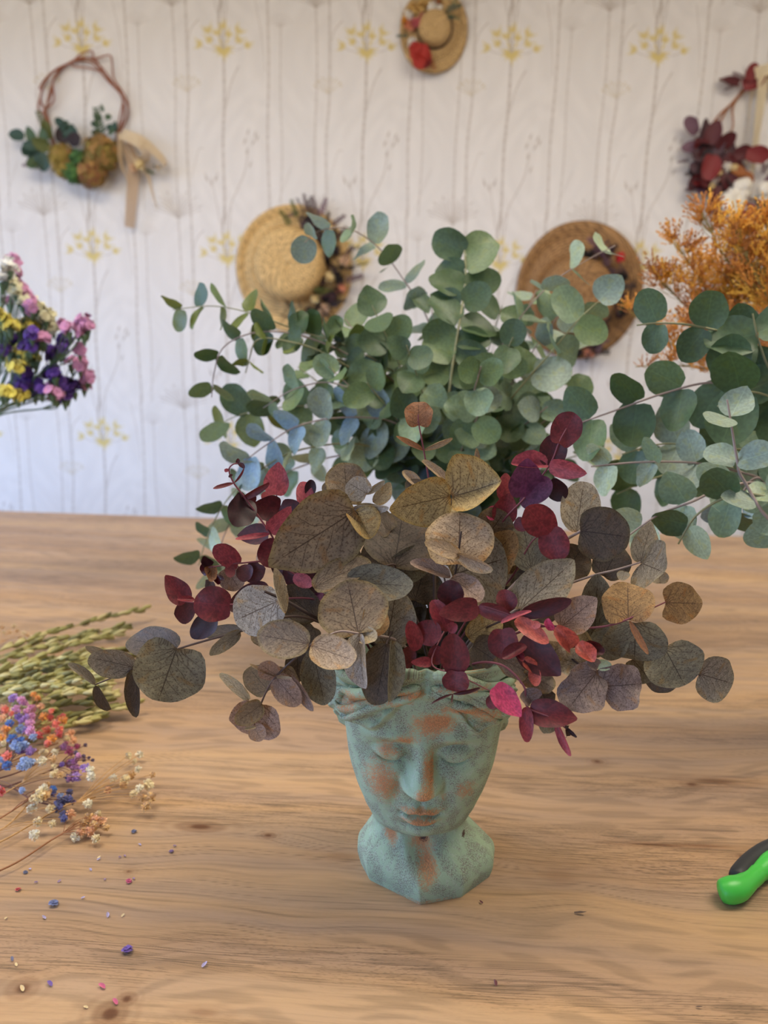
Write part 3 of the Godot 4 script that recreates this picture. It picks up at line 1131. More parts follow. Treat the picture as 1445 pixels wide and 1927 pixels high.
# ---------- the dried bouquet in the planter ----------
const SHAPES := {
	"r": {"notch": 0.10, "egg": 0.06, "cup": 0.16, "bend": 0.25, "wave": 0.022},
	"h": {"notch": 0.17, "egg": 0.14, "cup": 0.14, "bend": 0.3, "wave": 0.03},
	"o": {"notch": 0.02, "egg": 0.08, "cup": 0.3, "bend": 0.35, "wave": 0.018},
	"p": {"notch": 0.05, "egg": 0.26, "tip": 0.06, "cup": 0.22, "bend": 0.2, "wave": 0.018},
	"n": {"notch": 0.0, "egg": 0.0, "cup": 0.5, "bend": 0.45, "wave": 0.02, "fold": 0.3},
	"f": {"notch": 0.06, "egg": 0.12, "cup": 0.5, "bend": 0.3, "wave": 0.02, "fold": 0.55},
	"c": {"notch": 0.02, "egg": 0.05, "cup": 1.0, "bend": 0.7, "wave": 0.04, "twist": 0.5},
	"w": {"notch": 0.10, "egg": 0.05, "cup": 0.2, "bend": 0.3, "wave": 0.075},
}
const RIMS := {"brown": Color(1.35, 1.0, 0.62), "copper": Color(1.3, 0.95, 0.7), "gold": Color(1.2, 0.9, 0.55), "tan": Color(1.25, 0.95, 0.7), "grey": Color(1.3, 1.1, 0.85), "dark": Color(1.5, 1.05, 0.6)}


# leaves: [stalk x, stalk y, stalk forward cm, tip x, tip y, tip forward cm, width px, roll, tone, shape]; stem: [x, y, forward cm]
func planter_sprig(label: String, category: String, group: String, tw: String, stem: Array, radius: float, leaves: Array, called := "eucalyptus_sprig") -> void:
	var path := []
	for q in stem:
		path.append(on_z(q[0], q[1], POT.z + q[2] * 0.01))
	var root := POT + Vector3((path[0].x - POT.x) * 0.18 + rng.randf_range(-0.012, 0.012), 0.152, clampf((path[0].z - POT.z) * 0.25 + rng.randf_range(-0.012, 0.012), -0.035, 0.03))
	var o := thing(called, label, category, root, group)
	var line := [Vector3.ZERO]
	var mid: Vector3 = (path[0] - root) * 0.5
	line.append(mid + Vector3(0, 0.012, 0))
	for p in path:
		line.append(p - root)
	var mb := MB.new()
	var n := line.size() * 6
	mb.tube(curve(line, n), tapered(n + 1, radius, radius * 0.45), 7)
	part("stem", mb.mesh(), mats[tw], o)
	for q in leaves:
		add_leaf(o, root, q)


func add_leaf(o: Node3D, root: Vector3, q: Array) -> void:
	var b := on_z(q[0], q[1], POT.z + q[2] * 0.01)
	var t := on_z(q[3], q[4], POT.z + q[5] * 0.01)
	var w: float = q[6] * depth((b + t) / 2) / focal
	var how: Dictionary = SHAPES[q[9]].duplicate()
	if RIMS.has(q[8]):
		how.rim = RIMS[q[8]]
	var s := int(q[0] * 7 + q[1] * 3 + q[4])
	how.bend = how.bend * (0.4 + 0.9 * fposmod(s * 0.618, 1.0)) * (-1.0 if s % 3 == 0 else 1.0)
	var big: bool = q[6] > 40
	part("leaf", leaf_mesh(b.distance_to(t), w, how, s, 6 if big else 4, 30 if big else 18), mats[q[8]], o, leaf_frame(b, t, q[7], root))


func build_planter_sprigs() -> void:
	var D := "dried eucalyptus sprigs in the head planter"
	var R := "red-dyed eucalyptus sprigs in the head planter"
	planter_sprig("dried eucalyptus sprig reaching farthest left, with one big olive-brown heart-shaped leaf", "sprig", D, "twig", [[560, 1160, 3], [456, 1187, 4], [333, 1222, 5], [253, 1258, 5.5], [178, 1289, 6]], 0.0012, [
		[333, 1220, 5.2, 296, 1319, 6.6, 136, -8, "olive", "h"], [333, 1219, 4.8, 236, 1200, 2.8, 66, 18, "dark", "r"], [456, 1186, 4, 384, 1199, 2.8, 32, 40, "dark", "o"], [453, 1190, 4, 384, 1226, 6.2, 34, -35, "grey", "o"],
		[253, 1257, 5.4, 164, 1231, 6.6, 58, -20, "grey", "o"], [240, 1254, 5.2, 160, 1229, 4.2, 26, 50, "dark", "o"], [254, 1260, 5.5, 262, 1344, 5.2, 32, 30, "dark", "f"],
		[178, 1288, 6, 137, 1247, 7.2, 20, 35, "grey", "n"], [180, 1290, 6, 205, 1341, 5.6, 24, 30, "dark", "n"]])
	planter_sprig("dried eucalyptus sprig hanging low at the left, ending in a small round pinkish-brown leaf cluster", "sprig", D, "twig", [[660, 1195, 6], [612, 1198, 7.5], [584, 1214, 8], [518, 1275, 8], [492, 1322, 8], [484, 1352, 8]], 0.0012, [
		[583, 1212, 8, 480, 1193, 7.2, 74, 6, "brown", "o"], [585, 1214, 8.2, 678, 1250, 9.4, 66, -8, "tan", "o"],
		[505, 1300, 7, 468, 1258, 5.8, 58, 10, "dark", "r"], [520, 1272, 8, 487, 1246, 8.6, 40, -15, "pink", "r"], [518, 1274, 8, 560, 1327, 9.2, 48, 10, "pink", "o"], [518, 1272, 8, 458, 1257, 9, 9, 30, "tan", "n"], [518, 1273, 8, 558, 1268, 9, 8, 30, "pale", "n"],
		[545, 1270, 7.4, 601, 1331, 8, 26, 35, "pink", "n"], [535, 1255, 7, 548, 1318, 6.5, 50, 20, "brown", "r"],
		[490, 1326, 8, 470, 1391, 8, 100, 4, "pink", "r"], [494, 1325, 8.4, 444, 1360, 9.8, 42, -12, "brown", "o"], [468, 1318, 7.8, 415, 1260, 7, 24, 25, "grey", "o"], [476, 1366, 8.4, 494, 1395, 8.8, 34, 0, "pink", "o"], [482, 1368, 8.6, 458, 1374, 9, 8, 20, "pale", "n"]])
	planter_sprig("dried eucalyptus sprig with a cut twig end over a silvery round leaf, left side", "sprig", D, "dark_twig", [[640, 1180, 2], [597, 1164, 3.2], [540, 1132, 4.2], [498, 1113, 5]], 0.0022, [
		[523, 1131, 3.8, 442, 1168, 4.4, 98, -4, "silver", "r"], [537, 1154, 5, 490, 1067, 5.6, 34, 42, "pale", "n"], [597, 1164, 2.4, 531, 1112, 1.2, 66, 8, "dark", "o"], [560, 1175, 2, 478, 1200, 1.4, 70, 14, "brown", "r"], [590, 1180, 1.4, 545, 1235, 2.4, 60, 20, "dark", "r"]])
	planter_sprig("dried eucalyptus sprig with the largest veined brown leaf, upper left of the bouquet", "sprig", D, "dark_twig", [[735, 1040, -1], [690, 990, -0.5], [667, 962, 0.4], [648, 940, -1]], 0.0017, [
		[668, 961, 0.6, 519, 1060, 3.6, 142, -10, "brown", "p"], [664, 966, 0.2, 700, 1010, 1.4, 60, -25, "gold", "f"], [655, 948, -3, 646, 871, -4.4, 80, 10, "brown", "r"], [640, 935, -3.2, 614, 905, -4, 44, 20, "dark", "r"],
		[690, 929, -1, 650, 905, 0, 50, -6, "silver", "r"], [664, 957, -0.4, 736, 949, 0.8, 24, 30, "silver", "n"], [688, 930, -1.4, 722, 900, -1.6, 14, 25, "pale", "n"], [702, 945, -2.2, 742, 912, -3.4, 34, 30, "pale", "o"], [735, 1000, -1, 672, 958, -2.5, 60, 24, "dark", "r"]])
	planter_sprig("dried eucalyptus sprig with a golden leaf folded like a paper cone, top of the bouquet", "sprig", D, "twig", [[820, 1030, -2], [846, 960, -1.5], [852, 934, -1]], 0.0016, [
		[852, 935, -0.6, 948, 908, 0.4, 112, -22, "gold", "f"], [847, 934, -0.8, 736, 957, 1.0, 92, -16, "gold", "p"], [820, 936, -3, 764, 912, -4.4, 42, 22, "dark", "o"], [815, 930, -4, 868, 897, -4.4, 36, 25, "dark", "o"], [792, 915, -4, 757, 890, -4.8, 22, 20, "tan", "n"], [884, 928, -4, 856, 900, -4.6, 34, 20, "amber", "o"],
		[860, 925, -2, 796, 862, -2.4, 20, 36, "tan", "n"], [895, 905, -4, 889, 843, -4.6, 15, 36, "tan", "n"], [848, 938, -1.6, 800, 985, -0.6, 70, 10, "gold", "r"]])
	planter_sprig("slim dried eucalyptus sprig standing upright at the top, tipped with a copper heart-shaped leaf", "sprig", D, "red_twig", [[812, 960, -4.5], [806, 900, -4], [797, 846, -3.5], [788, 798, -3.2], [787, 780, -3.2]], 0.0010, [
		[788, 800, -3.2, 787, 754, -3.6, 54, 4, "copper", "h"], [797, 847, -3.5, 735, 833, -2.6, 16, 45, "copper", "n"], [798, 847, -3.5, 850, 814, -2.8, 16, 45, "tan", "n"]])
	planter_sprig("dried eucalyptus sprig with dark brown centre leaves, middle of the bouquet", "sprig", D, "twig", [[765, 1130, 0], [745, 1080, 1], [740, 1062, 1.4], [700, 1075, 2]], 0.0015, [
		[742, 1064, 1.0, 756, 972, -2.6, 142, 6, "dark", "r"], [590, 1106, 3.2, 698, 1048, 2.0, 58, -24, "brown", "o"], [650, 1094, 2.8, 783, 1106, 3.6, 72, -6, "olive", "o"], [735, 1075, 0.5, 806, 1045, -1.5, 70, 20, "olive", "r"], [780, 1130, -1, 800, 1068, -2, 90, 10, "dark", "r"], [745, 1150, 1.0, 700, 1095, 0.0, 80, 8, "dark", "r"]])
	planter_sprig("dried eucalyptus sprig with a round brown leaf yellowed along its right edge, front centre", "sprig", D, "grey_twig", [[745, 1205, 4], [700, 1195, 6], [674, 1192, 7], [640, 1188, 7.4], [608, 1200, 7.6]], 0.0013, [
		[674, 1193, 7, 655, 1097, 4.6, 134, -4, "brown", "r"], [690, 1190, 6.4, 722, 1140, 5.0, 60, 20, "amber", "o"], [676, 1194, 7.2, 681, 1298, 8.2, 48, 28, "silver", "f"], [728, 1212, 4.4, 744, 1112, 2.2, 92, 10, "grey", "r"], [678, 1195, 6.8, 707, 1200, 7.8, 36, -20, "pale", "o"]])
	planter_sprig("dried eucalyptus sprig with two long leaves drooping over the planter's left brow", "sprig", D, "dark_twig", [[740, 1190, 3.5], [730, 1205, 5], [726, 1216, 6]], 0.0015, [
		[728, 1212, 6, 708, 1328, 7.6, 78, 10, "dark", "o"], [738, 1206, 6.6, 724, 1322, 8.2, 40, -38, "olive", "f"], [588, 1225, 6, 612, 1322, 6.2, 66, 6, "olive", "o"], [640, 1225, 5, 660, 1250, 5.6, 60, 12, "dark", "r"], [560, 1225, 5.4, 560, 1280, 5.2, 46, 12, "dark", "r"]])
	planter_sprig("dried eucalyptus sprig with stacked round leaves and a curled pale lip, right of the centre", "sprig", D, "dark_twig", [[845, 1140, 1], [855, 1090, 2], [860, 1060, 3], [868, 1000, 3.4]], 0.0014, [
		[862, 1062, 3.4, 866, 962, 1.6, 130, 2, "tan", "r"], [858, 1044, 3.8, 938, 1064, 5.0, 32, 30, "tan", "n"], [866, 1046, 3.8, 806, 1018, 5.0, 34, 24, "tan", "o"], [850, 1082, 1.4, 950, 1050, 0.0, 156, 6, "grey", "r"], [850, 1086, 2.8, 908, 1134, 4.4, 52, -24, "pink", "o"], [848, 1086, 2.8, 776, 1054, 3.4, 30, 30, "pink", "n"], [880, 1110, 0, 960, 1000, -2, 80, 14, "amber", "o"]])
	planter_sprig("dried eucalyptus sprig with a greenish-tan leaf and a broad dark one, upper right", "sprig", D, "grey_twig", [[1000, 1070, -2], [1050, 1025, -2], [1092, 1000, -1.6]], 0.0024, [
		[1084, 1002, -2, 1098, 906, -3.4, 74, 6, "pale", "o"], [1092, 999, -1.4, 1186, 1010, -0.4, 104, 6, "dark", "r"], [1060, 1080, -2.4, 1095, 1030, -3.2, 76, 12, "dark", "r"], [1000, 1075, -1, 985, 983, -2, 70, 8, "olive", "o"], [962, 1080, -2, 948, 985, -3, 60, 18, "amber", "o"], [1015, 1090, -2, 975, 1060, -3, 70, 10, "dark", "r"]])
	planter_sprig("dried eucalyptus sprig with a grey-tan leaf pair opened like a book, right side", "sprig", D, "grey_twig", [[1020, 1120, 0], [1110, 1085, 0], [1160, 1072, 0], [1205, 1058, 0]], 0.0014, [
		[1136, 1084, -0.4, 1166, 1026, -1.4, 72, 6, "dark", "r"], [1204, 1060, 0, 1226, 986, -1.4, 54, 22, "grey", "p"], [1206, 1059, 0, 1250, 1078, 1.6, 104, -8, "grey", "h"], [1175, 1075, 0.4, 1170, 1094, 1, 24, 10, "grey", "o"], [1242, 1098, 0, 1240, 1075, -0.6, 34, 0, "pale", "r"], [1118, 1238, 1.8, 1120, 1076, 0.2, 66, 10, "olive", "o"]])
	planter_sprig("dried eucalyptus sprig with an amber heart-shaped leaf, right of the red sprigs", "sprig", D, "red_twig", [[1010, 1180, 2], [1100, 1182, 4], [1150, 1176, 4.6], [1184, 1164, 5], [1215, 1150, 4.6], [1252, 1133, 4]], 0.0011, [
		[1182, 1166, 5, 1180, 1092, 3.6, 96, -4, "amber", "h"], [1252, 1134, 4, 1321, 1136, 4.4, 78, 4, "amber", "h"], [1184, 1168, 5.2, 1228, 1232, 6.6, 14, 20, "copper", "n"], [1196, 1172, 3, 1194, 1246, 3.8, 118, -2, "olive", "r"], [1160, 1180, 2.4, 1135, 1240, 2.8, 70, 8, "olive", "r"], [1098, 1186, 4.2, 1112, 1215, 4.6, 30, 30, "gold", "f"]])
	planter_sprig("dried eucalyptus sprig reaching farthest right, ending in a mottled pale olive leaf", "sprig", D, "dark_twig", [[1100, 1215, 2], [1200, 1215, 2.6], [1247, 1222, 3], [1318, 1272, 3.4]], 0.0012, [
		[1250, 1218, 3, 1288, 1290, 4.4, 112, -4, "olive", "r"], [1316, 1268, 3.2, 1382, 1288, 3.6, 88, 6, "grey", "r"], [1230, 1255, 2, 1262, 1298, 2.2, 60, 12, "dark", "r"], [1190, 1240, 2.2, 1225, 1280, 2.4, 60, 10, "olive", "r"]])
	planter_sprig("dried eucalyptus sprig with a pair of crumpled purplish-grey leaves, lower right", "sprig", D, "dark_twig", [[1030, 1220, 4], [1090, 1250, 5.5], [1130, 1278, 6]], 0.0013, [
		[1124, 1264, 6.2, 1064, 1338, 7.4, 86, -8, "plum", "w"], [1130, 1292, 6, 1210, 1288, 6.8, 88, 6, "plum", "w"], [1112, 1256, 5, 1035, 1232, 5.2, 54, -10, "pale", "w"], [1120, 1250, 5.6, 1152, 1252, 6, 22, 10, "mint", "o"]])
	planter_sprig("dried eucalyptus sprig with a silver-veined fan-shaped leaf, between the two red sprigs", "sprig", D, "twig", [[900, 1190, 2], [950, 1165, 4], [978, 1146, 4.6]], 0.0013, [
		[976, 1149, 4.6, 1074, 1062, 2.6, 88, -6, "grey", "p"], [1055, 1180, 5, 1118, 1128, 4.4, 66, 6, "pink", "p"], [935, 1235, 5, 1000, 1270, 5.8, 46, 8, "brown", "w"], [880, 1200, 3, 945, 1160, 2.6, 56, 10, "gold", "o"], [1000, 1245, 5, 1060, 1215, 5.4, 60, 8, "pale", "w"], [985, 1270, 5.5, 1045, 1290, 6, 50, 20, "brown", "w"], [1010, 1290, 5.6, 1040, 1335, 6.4, 40, 20, "dark", "w"], [1045, 1360, 6.6, 1015, 1372, 6.8, 30, 0, "olive", "w"], [890, 1215, 3.4, 935, 1245, 4.4, 70, 0, "dark", "r"]])
	# filling leaves deep in the bouquet
	var fr := RandomNumberGenerator.new()
	fr.seed = 4
	for s in 4:
		var rows := []
		for k in 9:
			var a := TAU * (k + 0.5 * s) / 9.0
			var r := 0.25 + 0.2 * s + 0.08 * fr.randf()
			var c := Vector2(820 + cos(a) * 215 * r, 1095 + sin(a) * 110 * r)
			rows.append([c.x, c.y, -3.0 + fr.randf(), c.x + cos(a) * 66, c.y + sin(a) * 55, -3.6 + fr.randf(), 78, fr.randf_range(-25, 25), ["dark", "dark", "brown", "olive"][fr.randi() % 4], "r"])
		planter_sprig("dried eucalyptus sprig of dark brown leaves deep inside the bouquet, " + ["innermost", "second ring from the middle", "third ring from the middle", "outermost of the hidden ones"][s], "sprig", D, "dark_twig", [[815 + s * 12, 1180, -1], [800 + s * 20, 1110, -3], [800 + s * 14, 1060, -4]], 0.0014, rows)
	# ---- red-dyed sprigs
	planter_sprig("red-dyed eucalyptus sprig curling up at the left with tiny dark buds at its tip", "sprig", R, "red_twig", [[620, 1110, -2], [545, 1062, 0], [508, 1003, 1], [465, 942, 1.4], [440, 909, 1.6], [431, 885, 1.8], [438, 874, 1.8], [450, 872, 1.6]], 0.0010, [
		[440, 909, 1.6, 400, 929, 2.6, 11, 40, "wine", "n"], [441, 908, 1.6, 462, 882, 1.2, 6, 40, "wine", "n"], [451, 941, 1.4, 504, 898, 1.2, 18, 42, "wine", "n"], [466, 940, 1.2, 436, 990, 2.8, 58, -16, "black", "h"], [466, 940, 1.0, 482, 944, 0.4, 26, 0, "maroon", "o"],
		[508, 1003, 1, 546, 952, 1.8, 34, 14, "rose", "p"], [508, 1005, 1.2, 440, 1027, 3.0, 15, 40, "rose", "n"], [506, 1004, 0.4, 452, 1008, -0.4, 40, 10, "maroon", "p"], [523, 1022, 1, 496, 1066, 2, 56, -6, "wine", "r"], [534, 1030, 0.4, 560, 1080, 0.8, 46, 10, "maroon", "r"],
		[450, 872, 1.6, 461, 880, 1.6, 9, 0, "maroon", "w"], [446, 873, 1.7, 449, 863, 1.6, 8, 0, "maroon", "w"], [431, 884, 1.8, 422, 886, 2, 7, 0, "rose", "w"], [437, 893, 1.7, 430, 898, 1.9, 5, 0, "maroon", "w"]])
	planter_sprig("red-dyed eucalyptus sprig with a pink pointed leaf standing above dark red ones, upper left", "sprig", R, "red_twig", [[600, 1060, -3], [560, 985, -2], [527, 952, -1], [520, 930, -1]], 0.0010, [
		[517, 932, -1, 523, 874, -1.8, 46, 6, "rose", "p"], [528, 954, -0.8, 474, 960, 0.6, 48, -8, "maroon", "p"], [527, 953, -0.8, 569, 986, -0.4, 56, 6, "maroon", "r"], [575, 962, -2, 572, 904, -2.4, 34, 10, "rose", "o"], [582, 935, -2.4, 586, 902, -2.8, 22, 0, "black", "o"], [505, 945, -1.4, 500, 925, -2, 22, 0, "crimson", "r"], [520, 965, -1, 508, 1000, -0.6, 26, 10, "rose", "o"]])
	planter_sprig("red-dyed eucalyptus sprig with crumpled dark tips, left side above the silvery leaf", "sprig", R, "red_twig", [[610, 1120, 0], [520, 1062, 1.4], [450, 1060, 2.4], [420, 1064, 2.6], [392, 1068, 2.6]], 0.0010, [
		[448, 1062, 2.4, 403, 1028, 3.0, 40, -4, "crimson", "r"], [432, 1062, 2.6, 434, 1088, 3.2, 20, 0, "wine", "r"], [489, 1062, 1.6, 466, 1095, 2.2, 40, 10, "maroon", "r"], [466, 1062, 2, 458, 1096, 2.6, 34, 24, "maroon", "o"], [500, 1050, 1.4, 482, 1042, 1.0, 26, 0, "pink", "r"],
		[392, 1068, 2.4, 384, 1040, 2.6, 22, 20, "black", "c"], [400, 1064, 2.4, 396, 1098, 3.0, 24, 20, "copper", "c"], [392, 1070, 2.4, 380, 1078, 2.8, 22, 30, "maroon", "c"], [404, 1080, 2.4, 410, 1106, 3, 14, 10, "wine", "c"], [410, 1086, 2.4, 424, 1098, 3, 12, 10, "maroon", "c"], [395, 1092, 2.6, 390, 1108, 3, 20, 0, "plum", "c"], [424, 1070, 2, 452, 1108, 2, 50, 8, "pink", "r"]])
	planter_sprig("red-dyed eucalyptus sprig with a round wine-red leaf over the worktop, far left", "sprig", R, "red_twig", [[600, 1130, 1.6], [500, 1130, 3], [432, 1138, 4], [366, 1134, 4.4], [338, 1130, 4.4]], 0.0010, [
		[432, 1139, 4.2, 364, 1134, 4.8, 68, -4, "wine", "r"], [350, 1133, 4.2, 313, 1086, 4.0, 42, 6, "wine", "p"], [360, 1132, 4, 336, 1173, 3.6, 38, 6, "maroon", "r"], [366, 1129, 4.8, 336, 1125, 5.6, 12, 20, "crimson", "n"], [408, 1160, 3.6, 366, 1196, 3.2, 44, 14, "black", "o"], [505, 1102, 3, 436, 1152, 3.6, 48, 22, "maroon", "o"]])
	planter_sprig("red-dyed eucalyptus sprig mostly buried behind the largest brown leaf", "sprig", R, "red_twig", [[640, 1130, -1], [600, 1085, 0], [570, 1060, 0.4]], 0.0010, [
		[575, 1060, 0.4, 545, 1105, 1, 60, 6, "maroon", "r"], [590, 1070, 0.4, 600, 1115, 1, 56, 8, "black", "r"], [552, 1085, 1.4, 592, 1100, 2, 28, 10, "rose", "o"], [545, 1040, 0, 530, 1090, 0.6, 60, 10, "maroon", "r"], [600, 1110, 1, 575, 1140, 1.4, 40, 10, "purple", "r"]])
	planter_sprig("red-dyed eucalyptus sprig rising highest, upper right of the bouquet, with pink and purple leaves", "sprig", R, "red_twig", [[900, 1060, -4], [943, 985, -3], [988, 936, -2.4], [1034, 875, -2], [1052, 832, -2], [1066, 806, -2.2]], 0.0011, [
		[1052, 835, -2, 1080, 777, -2.6, 58, 4, "wine", "r"], [1036, 875, -2, 1044, 820, -2.8, 52, 6, "maroon", "r"], [1034, 876, -1.8, 1100, 892, -0.6, 36, 14, "rose", "p"], [1030, 874, -2, 960, 876, -2.2, 38, 30, "rose", "f"], [988, 936, -2.2, 992, 864, -1.4, 64, 8, "purple", "p"], [990, 937, -2.2, 1040, 902, -1.4, 52, -10, "purple", "o"], [985, 930, -2.6, 1010, 950, -2.2, 40, 10, "purple", "r"],
		[1035, 905, -2.8, 1062, 940, -2.8, 40, 14, "black", "r"], [944, 985, -3, 957, 930, -3.2, 46, 8, "crimson", "p"], [943, 940, -3.2, 955, 890, -3.8, 28, 14, "crimson", "o"], [935, 975, -3, 920, 955, -3, 30, 10, "hot", "o"]])
	planter_sprig("red-dyed eucalyptus sprig with a pair of round rosy leaves, right of the golden leaf", "sprig", R, "red_twig", [[960, 1090, -2], [1000, 1020, -1], [1034, 1000, -0.4]], 0.0010, [
		[1034, 1002, -0.4, 988, 951, 0.2, 62, -4, "crimson", "r"], [1033, 998, -0.4, 1056, 1054, 0.4, 58, 6, "crimson", "r"], [985, 975, -1.6, 978, 1000, -1.6, 30, 10, "wine", "r"]])
	planter_sprig("red-dyed eucalyptus sprig falling over the planter's forehead, front centre", "sprig", R, "red_twig", [[860, 1150, 4], [812, 1244, 7], [862, 1270, 8], [930, 1304, 8]], 0.0008, [
		[860, 1270, 8, 850, 1190, 7.4, 56, -4, "wine", "o"], [860, 1264, 8.2, 856, 1303, 8.6, 52, 6, "wine", "r"], [786, 1224, 6.4, 768, 1166, 6.6, 32, 10, "crimson", "o"], [788, 1192, 6, 832, 1188, 6.6, 50, 6, "wine", "r"], [812, 1246, 7, 777, 1246, 7.6, 20, 0, "crimson", "p"], [760, 1255, 6, 772, 1215, 5.8, 34, 14, "wine", "r"], [816, 1250, 6.6, 824, 1215, 6.4, 34, 20, "wine", "r"],
		[852, 1306, 8.6, 811, 1320, 9.2, 5, 20, "maroon", "n"], [852, 1306, 8.6, 904, 1299, 9, 8, 20, "maroon", "n"], [852, 1305, 8.6, 851, 1324, 9, 4, 20, "maroon", "n"], [930, 1292, 8.2, 977, 1346, 9, 46, -8, "hot", "p"], [938, 1312, 7.8, 916, 1330, 7.8, 26, 6, "wine", "o"]])
	planter_sprig("red-dyed eucalyptus sprig with dark round leaves, above the planter's right temple", "sprig", R, "red_twig", [[870, 1180, 4], [898, 1142, 5], [940, 1150, 5.6], [972, 1162, 6], [1030, 1180, 6.6], [1060, 1200, 7]], 0.0009, [
		[848, 1139, 4.6, 847, 1091, 4.2, 50, 4, "maroon", "r"], [846, 1186, 6, 815, 1131, 6.2, 38, 8, "crimson", "o"], [899, 1143, 5.4, 826, 1154, 6.6, 44, -6, "wine", "p"], [899, 1143, 5.2, 963, 1160, 5.8, 32, 8, "wine", "o"], [842, 1186, 6.4, 862, 1176, 6.8, 22, 0, "crimson", "o"], [945, 1184, 6, 950, 1242, 6.8, 58, 4, "wine", "r"], [960, 1150, 4.8, 944, 1110, 4.4, 40, 8, "wine", "o"],
		[980, 1156, 6, 1076, 1132, 6.4, 34, 14, "maroon", "o"], [1000, 1150, 6.4, 940, 1166, 6.8, 12, 30, "rose", "n"], [970, 1164, 6.4, 1032, 1212, 7.6, 32, -10, "coral", "o"], [978, 1206, 6.6, 1050, 1268, 7.6, 66, -6, "maroon", "p"], [990, 1215, 6.8, 945, 1236, 7.4, 26, 20, "wine", "n"], [1000, 1176, 7, 1018, 1176, 7.4, 16, 0, "coral", "r"],
		[1046, 1180, 7, 1086, 1222, 7.8, 36, 8, "coral", "c"], [1090, 1208, 7, 1116, 1252, 7.8, 34, 8, "coral", "c"], [1100, 1208, 6.6, 1132, 1232, 6.6, 26, 8, "maroon", "c"], [1106, 1240, 7, 1130, 1258, 7.2, 22, 8, "plum", "c"], [1040, 1185, 7, 1028, 1168, 7.2, 16, 0, "hot", "c"], [985, 1240, 7.2, 1010, 1262, 7.8, 24, 0, "coral", "c"], [1004, 1256, 7.4, 1010, 1292, 8, 24, 6, "coral", "o"], [975, 1225, 7, 980, 1250, 7.6, 16, 0, "crimson", "c"]])
	planter_sprig("red-dyed eucalyptus sprig hanging lowest at the right, over the bare worktop", "sprig", R, "red_twig", [[940, 1250, 6], [985, 1290, 7.4], [992, 1330, 8], [1040, 1352, 8.4], [1066, 1372, 8.4]], 0.0010, [
		[996, 1338, 8, 1082, 1350, 8.8, 52, -6, "wine", "p"], [990, 1330, 8, 993, 1397, 8.8, 28, 8, "crimson", "o"], [1045, 1356, 8.4, 1078, 1420, 9.2, 18, 34, "rose", "n"], [985, 1300, 7.6, 1005, 1322, 8, 40, 0, "plum", "c"], [1066, 1370, 8.4, 1072, 1394, 8.4, 9, 0, "black", "c"], [1066, 1370, 8.4, 1082, 1390, 8.6, 8, 0, "black", "c"], [1070, 1368, 8.4, 1062, 1364, 8.6, 8, 0, "black", "c"]])


# ---------- fresh eucalyptus ----------
var green_leaves := []


func make_green_leaves() -> void:      # a dozen leaves of unit length and width
	for k in 12:
		var how := {"notch": [0.06, 0.10, 0.02, 0.08][k % 4], "egg": [0.08, 0.12, 0.2, 0.02][k % 4], "tip": [0.0, 0.0, 0.05, 0.02][k % 4], "cup": 0.12 + 0.06 * (k % 3), "bend": [0.2, -0.15, 0.45, 0.1, 0.6][k % 5], "wave": 0.012 + 0.006 * (k % 3), "twist": [0.0, 0.25, -0.3][k % 3]}
		green_leaves.append(leaf_mesh(1.0, 1.0, how, k * 13 + 5, 4, 20))


# pts: [x, y, z in metres]; leaves in pairs, each pair across the last one
func fresh_sprig(label: String, group: String, root: Vector3, pts: Array, px0: float, px1: float, pairs: int, from: float, tones: Array, face: float, seed_: int, thick := 0.0016, plane := 9.0) -> void:
	var r := RandomNumberGenerator.new()
	r.seed = seed_
	var o := thing("eucalyptus_branch", label, "branch", root, group)
	var line := [Vector3.ZERO]
	for q in pts:
		line.append(on_z(q[0], q[1], q[2]) - root)
	var n := line.size() * 6
	var c := curve(line, n)
	var mb := MB.new()
	mb.tube(c, tapered(n + 1, thick, thick * 0.4), 6)
	part("stem", mb.mesh(), mats[["green_twig", "grey_twig"][seed_ % 2]], o)
	var lens := [0.0]
	for k in n:
		lens.append(lens[k] + c[k].distance_to(c[k + 1]))
	var phase := r.randf() * PI
	for k in pairs:
		var t := from + (1.0 - from) * (k + 0.2) / (pairs - 0.4)
		var want: float = minf(t, 1.0) * lens[n]
		var at := 0
		while at < n - 1 and lens[at + 1] < want:
			at += 1
		var p: Vector3 = c[at].lerp(c[at + 1], clampf((want - lens[at]) / maxf(lens[at + 1] - lens[at], 0.0001), 0, 1))
		var T: Vector3 = (c[mini(at + 2, n)] - c[maxi(at - 1, 0)]).normalized()
		var eye := (cam.position - (p + root)).normalized()
		var S := T.cross(eye)
		S = S.normalized() if S.length() > 0.1 else Vector3.RIGHT
		var U := T.cross(S)
		var size := lerpf(px0, px1, (t - from) / maxf(1.0 - from, 0.01)) * depth(p + root) / focal
		var an := phase + k * PI / 2 + r.randf_range(-0.3, 0.3)
		if plane < 9.0:
			an = plane * (1.0 if k % 2 else -1.0) + r.randf_range(-0.25, 0.25)
		for s in [0.0, PI]:
			var d := S * cos(an + s) + U * sin(an + s)
			d = (d - eye * d.dot(eye) * face * 0.85).normalized()
			var y := (d * 0.9 + T * r.randf_range(0.1, 0.6) + Vector3.DOWN * r.randf_range(0.0, 0.2)).normalized()
			var nn := T * 0.85 - d * 0.35 + Vector3(r.randf_range(-0.3, 0.3), r.randf_range(0.0, 0.5), r.randf_range(-0.3, 0.3))
			nn = nn.normalized().lerp(eye, face * r.randf_range(0.7, 1.05))
			nn = (nn - y * nn.dot(y)).normalized()
			var ln := size * r.randf_range(0.85, 1.12)
			var b := Basis(y.cross(nn) * ln * r.randf_range(0.82, 1.02), y * ln, nn * ln)
			part("leaf", green_leaves[r.randi() % green_leaves.size()], mats[tones[r.randi() % tones.size()]], o, Transform3D(b, p + d * 0.0015))


